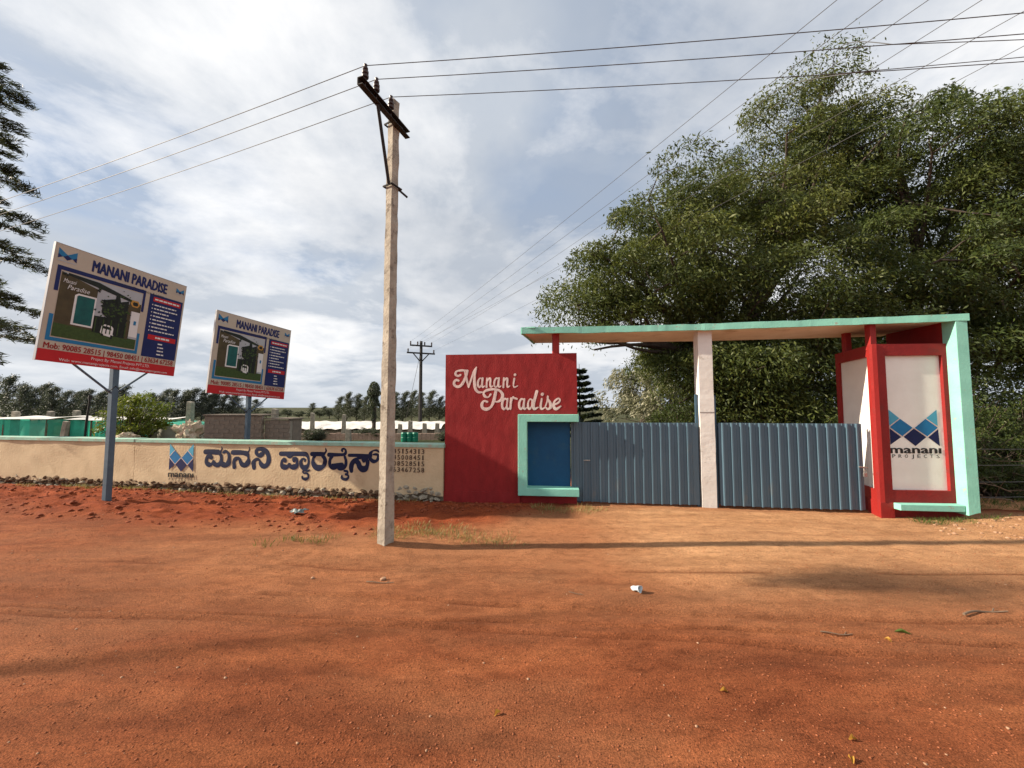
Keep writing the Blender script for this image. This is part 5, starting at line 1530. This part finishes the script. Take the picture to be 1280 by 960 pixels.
# hedge growth right of the pier
for i, (x_, y_, w_, h_) in enumerate(((8.9, 8.1, 1.7, 1.5), (10.1, 8.8, 2.2, 2.1), (11.6, 8.6, 2.2, 1.7), (9.6, 7.7, 1.3, 0.9), (8.5, 9.3, 1.6, 1.9), (12.8, 9.5, 2.6, 2.6), (11.0, 10.4, 2.8, 2.9))):
    far_tree('roadside_bush', 'thicket', i % 3, (x_, y_, -0.05), (w_, w_, h_), i * 0.9, 'leaf_right', 'tangled green bush growing wild beyond the mint upright of the pier', 'bush', 'bushes beyond the pier')
for i, (x_, y_, w_, h_) in enumerate(((4.9, 11.6, 2.2, 2.2), (6.6, 11.2, 2.4, 2.6), (8.3, 10.6, 2.4, 2.4), (9.9, 10.4, 2.4, 2.6), (7.4, 12.6, 2.6, 3.0))):
    far_tree('understory_bush', 'thicket', i % 3, (x_, y_, -0.05), (w_, w_, h_), i * 0.7, 'leaf_right', 'dark leafy bush under the big tree, showing just above the gate sheets', 'bush', 'bushes behind the gate')
# creeper-hung palm stump
p = at(468, 481, 24)
vt = empty('creeper_palm', (p[0], 24, 0), 0, 'slim trunk hung with dark drooping creeper leaves beside the near pole', 'tree')
mb = MB(); mb.tube([(0, 0, -0.1), (0.05, 0, 1.5), (0, 0, p[2] - 0.1)], [0.13, 0.10, 0.08], 7); mb.build('trunk', M['bark'], vt)
r = np.random.default_rng(5)
n = 2600
zz = r.random(n) ** 0.8
ang = r.random(n) * 6.28
rad = (0.16 + 0.24 * (zz > 0.5)) * (0.4 + 0.7 * r.random(n)) * (0.55 + 0.45 * np.sin(zz * 9) ** 2)
Pn = np.stack([np.cos(ang) * rad, np.sin(ang) * rad, 0.9 + zz * (p[2] - 0.6)], 1)
Pn[:, 2] -= rad * 1.2
link('crown', leaves_mesh('crown', Pn, r.normal(size=(n, 3)) * 0.4 + np.array([0, 0, -1.0]), 0.2, 0.06, M['leaf_far'], r), vt)
# ------------------------------------------------------------------ plots behind the wall
def block_hut():
    h = empty('block_hut', (-9.55, 12.0, 0), R(4), 'small unfinished concrete-block hut with a bricked-up opening behind the wall', 'hut')
    bw, bh, bd = 0.30, 0.135, 0.15
    mb = MB(); mb.box(0.0, bw - 0.016, 0, bd, 0, bh - 0.014); base_me = mb.mesh('block', M['block'])
    mb = MB(); mb.box(0.004, 1.70, 0.012, 0.14, -0.1, 1.48); mb.build('mortar', M['mortar'], h)
    rows = 11
    for r_ in range(rows):
        x_ = -(bw / 2 if r_ % 2 else 0)
        while x_ < 1.70:
            a, b = max(x_, 0), min(x_ + bw, 1.71)
            if b - a > 0.05:
                o = link('block', base_me, h); o.location = (a, rng.uniform(-0.006, 0.004), r_ * bh); o.scale = ((b - a) / bw, 1, 1)
            x_ += bw
    mb = MB(); mb.box(1.722, 2.50, 0.15, 0.30, -0.1, 1.33); mb.build('mortar', M['mortar'], h)
    for r_ in range(10):
        x_ = 1.72 - (bw / 2 if r_ % 2 else 0)
        while x_ < 2.5:
            a, b = max(x_, 1.725), min(x_ + bw, 2.51)
            if b - a > 0.05 and not (0.8 < r_ * bh < 1.12 and a > 2.05 and b < 2.42):
                o = link('block', base_me, h); o.location = (a, 0.135 + rng.uniform(-0.006, 0.004), r_ * bh); o.scale = ((b - a) / bw, 1, 1)
            x_ += bw
    mb = MB(); mb.box(-0.04, 1.74, -0.04, 0.9, 1.49, 1.525); mb.build('roof_slab', M['block'], h)
    mb = MB(); mb.box(1.7, 2.55, 0.10, 0.95, 1.36, 1.40); mb.build('roof_slab', M['block'], h)
    mb = MB(); mb.box(0.0, 0.15, 0.16, 0.85, -0.1, 1.485); mb.build('side_wall', M['block'], h)
    mb = MB(); mb.box(2.36, 2.51, 0.31, 0.9, -0.1, 1.355); mb.build('side_wall', M['block'], h)
    return h
block_hut()
def sheet_surface(nx_, ny_, fn_, mat, name, parent, th=0.006):
    V_ = np.array([fn_(i / nx_, j / ny_) for j in range(ny_ + 1) for i in range(nx_ + 1)])
    Q = np.array([(j * (nx_ + 1) + i, j * (nx_ + 1) + i + 1, (j + 1) * (nx_ + 1) + i + 1, (j + 1) * (nx_ + 1) + i) for j in range(ny_) for i in range(nx_)])
    return link(name, np_mesh(name, V_, Q, mat, True), parent)
def net_shed(x0, x1, y, dep, z, label, seed):
    s = empty('netted_enclosure', (x0, y, 0), 0, label, 'enclosure', 'green netted enclosures')
    W = x1 - x0; r = np.random.default_rng(seed); ph = r.uniform(0, 6)
    def wob(t, u, k): return 0.05 * math.sin(t * 9 + ph + k) * math.sin(u * 3.1) + 0.03 * math.sin(t * 23 + k)
    sheet_surface(24, 5, lambda t, u: (t * W, wob(t, u, 0), u * z - 0.03 * math.sin(t * 14 + ph) * u), M['net'], 'net_side', s)
    sheet_surface(8, 5, lambda t, u: (W + wob(t, u, 2), t * dep, u * z), M['net'], 'net_side', s)
    sheet_surface(8, 5, lambda t, u: (wob(t, u, 3), t * dep, u * z), M['net'], 'net_side', s)
    sheet_surface(26, 6, lambda t, u: (t * (W + 0.2) - 0.1, u * dep - 0.06, z + 0.03 + 0.06 * math.sin(t * 11 + ph) * math.sin(u * 4) + 0.05 * u), M['sheet'], 'roof_sheet', s)
    for xx in np.linspace(0.04, W - 0.04, max(2, int(W / 1.6) + 1)):
        mb = MB(); mb.tube([(xx, 0.03, -0.1), (xx + 0.02, 0.03, z + 0.03)], 0.03, 6); mb.build('stake', M['twig'], s)
    return s
net_shed(-23.5, -19.75, 16.4, 2.4, 1.22, 'green netted enclosure with white sheet roof, farthest from the olive bush', 1)
net_shed(-19.45, -17.75, 16.9, 2.2, 1.18, 'green netted enclosure with white sheet roof, the middle one of three', 2)
net_shed(-17.5, -15.4, 16.0, 2.4, 1.18, 'green netted enclosure with white sheet roof next to the olive bush', 3)
# tarpaulin shelter and bundles
ts = empty('tarpaulin_shelter', (-14.6, 15.5, 0), 0, 'pale tarpaulin shelter with a green edge between bush and block hut', 'shelter')
sheet_surface(18, 5, lambda t, u: (t * 2.5, 0.12 * math.sin(t * 17) * u + 0.05 * math.sin(u * 5 + t * 9), u * (1.02 + 0.05 * math.sin(t * 8))), M['tarp'], 'tarpaulin', ts)
sheet_surface(18, 4, lambda t, u: (t * 2.6, u * 1.6 - 0.05, 1.05 + 0.05 * math.sin(t * 8) + 0.06 * u), M['net'], 'net_roof', ts)
for xx in (0.05, 1.25, 2.45):
    mb = MB(); mb.tube([(xx, 0.1, -0.1), (xx, 0.1, 1.05)], 0.03, 6); mb.build('stake', M['twig'], ts)
def bundle(loc, sc, mat, label, seed):
    r = np.random.default_rng(seed)
    bm = bmesh.new(); bmesh.ops.create_icosphere(bm, subdivisions=4, radius=1.0)
    for v in bm.verts:
        c = v.co
        q_ = float(fbm(np.array([c.x * 2.6 + seed]), np.array([c.z * 2.8 + c.y * 2.1]), 4, seed)[0])
        f = 0.55 + 1.9 * abs(q_ - 0.5) + 0.35 * float(vnoise(c.x * 1.3 + seed, c.z * 1.5 + c.y, seed))
        v.co = c * f
    me_ = bpy.data.meshes.new('cloth_bundle'); bm.to_mesh(me_); bm.free(); me_.materials.append(M[mat])
    o = link('cloth_bundle', me_); o.location = loc; o.scale = sc
    return tag(o, label, 'bundle', 'bundles behind the wall')
bundle((-11.7, 14.0, 0.75), (0.45, 0.35, 0.55), 'cloth', 'large heap of pinkish and pale cloth beside the block hut', 2)
bundle((-11.2, 14.3, 0.55), (0.35, 0.3, 0.5), 'tarp', 'pale tarpaulin bundle against the block hut', 5)
bundle((-13.9, 13.9, 0.55), (0.5, 0.3, 0.28), 'cloth', 'flat heap of pale cloth at the foot of the olive bush', 8)
# white sheeted beds and low pinkish wall
def bed(x0, x1, y, dep, z, label, seed):
    s = empty('sheeted_bed', (x0, y, 0), 0, label, 'covered bed', 'white sheeted beds')
    W = x1 - x0
    sheet_surface(40, 8, lambda t, u: (t * W, u * dep, z * (0.2 + 0.8 * math.sin(math.pi * (0.08 + 0.84 * u)) ** 0.5) + 0.06 * math.sin(t * 31 + seed) * math.sin(u * 5) + 0.04 * math.sin(t * 77 + seed)), M['sheet'], 'cover', s)
    mb = MB(); mb.box(0.05, W - 0.05, 0.1, dep - 0.1, -0.1, z * 0.45); mb.build('soil_core', M['core'], s)
    return s
bed(-15.2, -4.5, 24.5, 3.0, 0.62, 'long white sheeted bed behind the pinkish garden wall', 1)
bed(-17.0, -3.0, 29.5, 3.0, 0.60, 'white sheeted bed farthest from the cream wall, at the foot of the far pole', 3)
mb = MB(); n = 44
x0, x1 = -14.2, -3.6
for i in range(n):
    a, b = x0 + (x1 - x0) * i / n, x0 + (x1 - x0) * (i + 1) / n - 0.012
    mb.box(a, b, 20.6, 20.8, -0.1, 0.33 + 0.05 * random.random())
o = mb.build('garden_wall', M['pink_brick'], None); tag(o, 'low pinkish brick garden wall beyond the cream compound wall', 'wall')
# granite fence posts
posts = [(20, 514, 17.6), (63, 514, 19.5), (97, 513, 19.5), (131, 516, 19.5), (238, 502, 16.5), (391, 516, 24), (430, 518, 24), (344, 511, 17.5), (436, 536, 20.0), (513, 526, 23), (531, 529, 22), (546, 529, 23), (500, 530, 22.5), (205, 522, 21), (186, 521, 22)]
for i, (u, v, Y) in enumerate(posts):
    p = at(u, v, Y)
    mb = MB(); w_ = 0.11 + 0.03 * random.random(); tl = random.uniform(-0.05, 0.05)
    mb.add([(-w_, -w_, -0.2), (w_, -w_, -0.2), (w_, w_, -0.2), (-w_, w_, -0.2), (-w_ * 0.8 + tl, -w_ * 0.8, p[2]), (w_ * 0.75 + tl, -w_ * 0.8, p[2] - 0.04), (w_ * 0.75 + tl, w_ * 0.8, p[2] - 0.02), (-w_ * 0.8 + tl, w_ * 0.8, p[2] + 0.02)],
           [(0, 3, 2, 1), (4, 5, 6, 7), (0, 1, 5, 4), (1, 2, 6, 5), (2, 3, 7, 6), (3, 0, 4, 7)])
    o = mb.build('granite_post', M['granite'], None, bevel=0.01); o.location = (p[0], Y, 0)
    tag(o, 'rough grey granite fence post standing among the plots behind the wall', 'fence post', 'granite posts among the plots')
mb = MB()
mb.add([(-0.09, -0.07, -0.2), (0.09, -0.07, -0.2), (0.09, 0.07, -0.2), (-0.09, 0.07, -0.2), (0.10, -0.06, 1.22), (0.27, -0.06, 1.20), (0.27, 0.06, 1.2), (0.10, 0.06, 1.23)], [(0, 3, 2, 1), (4, 5, 6, 7), (0, 1, 5, 4), (1, 2, 6, 5), (2, 3, 7, 6), (3, 0, 4, 7)])
o = mb.build('leaning_post', M['granite'], None, bevel=0.01); p = at(76, 545, 14.6); o.location = (p[0], 14.6, 0)
tag(o, 'leaning grey stone post in front of the green netting', 'fence post')
p = at(112, 497, 15.2)
mb = MB(); mb.tube([(0, 0, -0.1), (0.04, 0, 1.2), (0.12, 0, p[2])], [0.045, 0.04, 0.03], 6); mb.tube([(0.12, 0, p[2] - 0.08), (0.13, 0, p[2] + 0.1)], 0.06, 6)
o = mb.build('dark_stake', M['iron'], None); o.location = (p[0] - 0.1, 15.2, 0); tag(o, 'thin dark stake leaning up from the green netting', 'stake')
for i, u in enumerate((505, 512, 519)):
    p = at(u, 548, 19.6)
    b = empty('green_drum', (p[0], 19.6, 0), 0, 'green plastic drum beside the far electricity pole', 'drum', 'green drums')
    mb = MB(); mb.lathe([(0.13, -0.05), (0.15, 0.05), (0.15, 0.2), (0.16, 0.22), (0.15, 0.24), (0.15, 0.40), (0.16, 0.42), (0.13, 0.48)], (0, 0, 0.0), 14); mb.build('body', M['barrel'], b)
    mb = MB(); mb.lathe([(0.10, 0.481), (0.10, 0.5), (0.02, 0.51)], (0, 0, 0), 12); mb.build('lid', M['iron'], b)

# steel post and strands of wire right of the pier
mb = MB(); mb.box(-0.03, 0.03, -0.03, 0.03, -0.1, 1.35); o = mb.build('fence_post', M['gate_frame'], None); o.location = (7.62, 6.52, 0)
tag(o, 'dark steel fence post against the outside of the mint upright', 'fence post')
for i, z in enumerate((0.25, 0.5, 0.78, 1.05)):
    wire('fence_wire', (7.62, 6.52, z), (13.5, 7.3 + 0.1 * i, z + 0.05), 0.06, 0.005, '%s strand of the wire fence beyond the pier' % ('lowest', 'second lowest', 'second highest', 'highest')[i], 'fence strands', 14)
# dry branches caught in the fence
tw = empty('dry_branches', (8.6, 7.2, 0), 0, 'tangle of dry bare branches piled against the wire fence', 'branches')
r = np.random.default_rng(9)
for k in range(26):
    a = np.array([r.uniform(-0.8, 2.4), r.uniform(-0.3, 0.5), r.uniform(0, 0.2)]); d = np.array([r.normal() * 0.8, r.normal() * 0.2, r.uniform(0.1, 0.9)])
    pts = [a + d * s + np.array([0.1 * math.sin(s * 5 + k), 0, -0.15 * s * s]) for s in np.linspace(0, 1, 6)]
    mb = MB(); mb.tube([tuple(q_) for q_ in pts], np.linspace(0.012, 0.004, 6), 5)
    for j in range(3):
        b = pts[2 + j]; e = b + r.normal(size=3) * 0.22
        mb.tube([tuple(b), tuple((b + e) / 2 + r.normal(size=3) * 0.03), tuple(e)], [0.006, 0.005, 0.002], 4)
    mb.build('branch', M['twig'], tw, fix=False)

# ------------------------------------------------------------------ loose things on the ground
def scatter_stones(n, region, size, mat, label, seed, name, octa=False, pw=4):
    r = np.random.default_rng(seed)
    bm = bmesh.new(); bmesh.ops.create_icosphere(bm, subdivisions=1, radius=1.0)
    B = np.array([v.co[:] for v in bm.verts]); T = np.array([[v.index for v in f.verts] for f in bm.faces]); bm.free()
    if octa:
        B = np.array([(1, 0, 0), (-1, 0, 0), (0, 1, 0), (0, -1, 0), (0, 0, 1), (0, 0, -1)], float); T = np.array([(0, 2, 4), (2, 1, 4), (1, 3, 4), (3, 0, 4), (2, 0, 5), (1, 2, 5), (3, 1, 5), (0, 3, 5)])
    X, Y = region(r, n); Z = ground_z(X, Y)
    S = size[0] + (size[1] - size[0]) * r.random(len(X)) ** pw
    nv = len(B)
    Vs = B[None] * (0.7 + 0.6 * r.random((len(X), nv, 1))) * S[:, None, None] * np.array([1.15, 1.0, 0.62])
    an_ = r.random(len(X)) * 6.28
    c, s_ = np.cos(an_)[:, None], np.sin(an_)[:, None]
    Vr = np.stack([Vs[..., 0] * c - Vs[..., 1] * s_, Vs[..., 0] * s_ + Vs[..., 1] * c, Vs[..., 2]], -1)
    Vr += np.stack([X, Y, Z + S * 0.2], -1)[:, None]
    Q = (T[None] + (np.arange(len(X)) * nv)[:, None, None]).reshape(-1, 3)
    o = link(name, np_mesh(name, Vr.reshape(-1, 3), Q, mat)); return tag(o, label, name.replace('_', ' '), kind='stuff')
def reg_fore(r, n):
    y = 1.8 + (6.5 - 1.8) * r.random(n) ** 1.3; x = (r.random(n) * 2 - 1) * (y * 1.5 + 0.6); return x, y
def reg_spoil(r, n):
    x = -11 + 11.4 * r.random(n); wy = np.where(x < -1.28, wall_y(x), 7.27 - 0.1 * (x + 1.26)); y = wy - 0.1 - np.where(x < -1.6, 2.0, 0.8) * r.random(n) ** 1.5; return x, y
def reg_right(r, n):
    x = 6.0 + 3.2 * r.random(n); y = 5.2 + 0.9 * r.random(n) + 0.1 * r.normal(size=n); return x, y
scatter_stones(52000, reg_fore, (0.0016, 0.0085), M['pebble'], 'fine laterite grit strewn over the whole dirt road', 1, 'gravel', True, 9)
scatter_stones(420, reg_fore, (0.003, 0.010), M['stonechip'], 'pale stone chips strewn over the dirt road', 2, 'stone_chips')
scatter_stones(6500, reg_spoil, (0.003, 0.040), M['clod'], 'crumbly red clods on the dug soil before the cream wall', 3, 'clods', False, 9)
scatter_stones(420, reg_right, (0.004, 0.03), M['stonechip'], 'loose broken rubble at the foot of the mint upright', 4, 'rubble')
def stone(loc, s_, mat, label, k):
    o = link('loose_stone', stone_meshes[k * 2].copy()); o.data.materials.clear(); o.data.materials.append(M[mat])
    o.location = (loc[0], loc[1], gz(*loc) + s_ * 0.35); o.scale = (s_, s_ * 0.85, s_ * 0.65); o.rotation_euler = (0, 0, k)
    return tag(o, label, 'stone')
stone((-1.32, 4.05), 0.035, 'stonechip', 'small tan stone lying in the road just before the concrete pole', 1)
stone((-2.05, 4.07), 0.022, 'stonechip', 'small pale stone farther along from the foot of the concrete pole', 2)
# grass
def grass(n, centers, h, mat, label, seed, name, spread):
    r = np.random.default_rng(seed); P, D = [], []
    for (x_, y_) in centers:
        m = int(n * r.uniform(0.6, 1.3)); a = r.random(m) * 6.28; q_ = spread * np.sqrt(r.random(m))
        X = x_ + np.cos(a) * q_ * 1.8; Y = y_ + np.sin(a) * q_; Z = ground_z(X, Y); hh = h * r.uniform(0.5, 1.2, m)
        d = np.stack([np.cos(a) * 0.5 + r.normal(size=m) * 0.35 + 0.2, np.sin(a) * 0.5 + r.normal(size=m) * 0.35, np.full(m, 0.9)], 1); d /= np.linalg.norm(d, axis=1, keepdims=True)
        P.append(np.stack([X, Y, Z], 1) + d * hh[:, None] * 0.45); D.append(d)
    P = np.vstack(P); D = np.vstack(D)
    o = link(name, leaves_mesh(name, P, D, h, 0.006, M[mat], r)); return tag(o, label, 'grass', kind='stuff')
r = np.random.default_rng(33)
cs = [(-1.0 + r.normal() * 0.5, 5.35 + r.normal() * 0.22) for _ in range(34)] + [(0.5 + r.random() * 1.0, 6.55 + r.normal() * 0.12) for _ in range(16)]
grass(34, cs, 0.085, 'grass_dry', 'thin dry grass growing round the concrete pole and red wall', 1, 'dry_grass', 0.12)
cs = [(-11 + r.random() * 9.6, 0) for _ in range(60)]; cs = [(x_, wall_y(x_) - 0.10 - abs(r.normal()) * 0.10) for x_, _ in cs]
grass(20, cs, 0.09, 'grass_dry', 'dry weeds along the rubble foot of the cream wall', 2, 'dry_grass', 0.08)
cs = [(-2.8 + r.normal() * 0.3, 5.05 + r.normal() * 0.08) for _ in range(8)] + [(6.2 + r.random() * 1.3, 6.0 + r.normal() * 0.06) for _ in range(14)] + [(7.5 + r.random() * 3, 6.6 + r.random() * 0.9) for _ in range(40)]
grass(24, cs, 0.10, 'grass_green', 'low green weeds by the pier and on the verge', 3, 'green_weeds', 0.08)
# litter, leaves and twigs
def on_g(u, v):
    p_ = at(u, v, 1.0); d = (p_[0], 1.0, p_[2] - EYE); t = -EYE / d[2]; return (d[0] * t, t)
x_, y_ = on_g(795, 739)
cup = empty('plastic_cup', (x_, y_, gz(x_, y_) + 0.032), 0.5, 'crushed white plastic cup lying in the road before the gate', 'cup'); cup.rotation_euler = (R(78), 0.1, 0.7)
mb = MB(); V_, F_ = [], []
for i, (rr, z) in enumerate(((0.024, -0.04), (0.027, -0.02), (0.022, 0.0), (0.031, 0.025), (0.036, 0.045))):
    for k in range(14):
        a = 6.2832 * k / 14; q_ = rr * (1 + 0.18 * math.sin(3 * a + i * 1.7)); V_.append((q_ * math.cos(a), q_ * 0.8 * math.sin(a), z))
for i in range(4):
    for k in range(14): F_.append((i * 14 + k, i * 14 + (k + 1) % 14, (i + 1) * 14 + (k + 1) % 14, (i + 1) * 14 + k))
F_.append(tuple(range(13, -1, -1))); mb.add(V_, F_); mb.build('body', M['cup'], cup, fix=False)
mb = MB(); mb.tube([(0.037 * math.cos(6.2832 * k / 14) * (1 + 0.18 * math.sin(18.85 * k / 14 + 6.8)), 0.03 * math.sin(6.2832 * k / 14) * (1 + 0.18 * math.sin(18.85 * k / 14 + 6.8)), 0.045) for k in range(15)], 0.002, 5); mb.build('rim', M['cup'], cup)
x_, y_ = on_g(374, 646)
bm = bmesh.new(); bmesh.ops.create_grid(bm, x_segments=14, y_segments=14, size=1)
for v in bm.verts: v.co.z = 0.55 * float(fbm(np.array([v.co.x * 2.2 + 4]), np.array([v.co.y * 2.2]), 3, 4)[0]) * (1.1 - 0.5 * (v.co.x ** 2 + v.co.y ** 2)); v.co.x *= 0.75 + 0.3 * math.sin(v.co.y * 3)
me_ = bpy.data.meshes.new('litter_bag'); bm.to_mesh(me_); bm.free(); me_.materials.append(M['litter'])
o = link('litter_bag', me_); o.location = (x_, y_, gz(x_, y_) + 0.01); o.scale = (0.14, 0.10, 0.16); o.rotation_euler = (0, 0, 0.4)
tag(o, 'crumpled dark plastic bag on the red soil before the painted lettering', 'litter')
def twig(u, v, ln, ang, rad, label, name='twig'):
    x_, y_ = on_g(u, v); r_ = random.Random(u)
    pts = [(ln * (s - 0.5), 0.05 * ln * math.sin(s * 4 + u), 0.012 + 0.02 * ln * math.sin(s * 7)) for s in np.linspace(0, 1, 8)]
    mb_ = MB(); mb_.tube(pts, list(np.linspace(rad, rad * 0.5, 8)), 6); mb_.tube([pts[5], (pts[5][0] + ln * 0.12, ln * 0.09, 0.02)], rad * 0.5, 5)
    o_2 = mb_.build(name, M['twig'], None, fix=False); o_2.location = (x_, y_, gz(x_, y_)); o_2.rotation_euler = (0, 0, ang)
    return tag(o_2, label, 'twig')
twig(1231, 768, 0.42, 0.08, 0.010, 'long dark stick lying in the road on the pier side')
twig(1046, 792, 0.22, -0.2, 0.005, 'short pale twig lying in the wheel rut')
twig(475, 728, 0.28, -0.15, 0.006, 'thin pale twig lying in the road before the concrete pole')
twig(720, 742, 0.14, -0.5, 0.004, 'tiny pale twig lying near the plastic cup')
for i, (u, v, c) in enumerate(((905, 862, 'g'), (1064, 951, 'g'), (1128, 790, 'n'), (622, 888, 'g'), (1110, 800, 'g'), (1066, 925, 'g'))):
    x_, y_ = on_g(u, v); l_ = 0.024 if c == 'g' else 0.05
    pts = [(l_ * math.cos(a) * (1 if abs(math.sin(a)) < 0.5 else 0.8), 0.42 * l_ * math.sin(a)) for a in np.linspace(0, 6.2832, 13)[:-1]]
    mb = MB(); mb.add([(0, 0, 0.0)] + [(a, b, 0.008 + 0.012 * math.cos(a / l_ * 3)) for a, b in pts], [(0, k + 1, (k + 1) % 12 + 1) for k in range(12)])
    o = mb.build('fallen_leaf', M['leaf_fallen'] if c == 'g' else M['grass_green'], None, fix=False); o.location = (x_, y_, gz(x_, y_) + 0.008); o.rotation_euler = (0.15, 0.1, i * 1.3)
    tag(o, 'small curled yellow leaf fallen on the dirt road' if c == 'g' else 'green leaf sprig dropped on the road before the pier', 'leaf', 'fallen leaves' if c == 'g' else None)
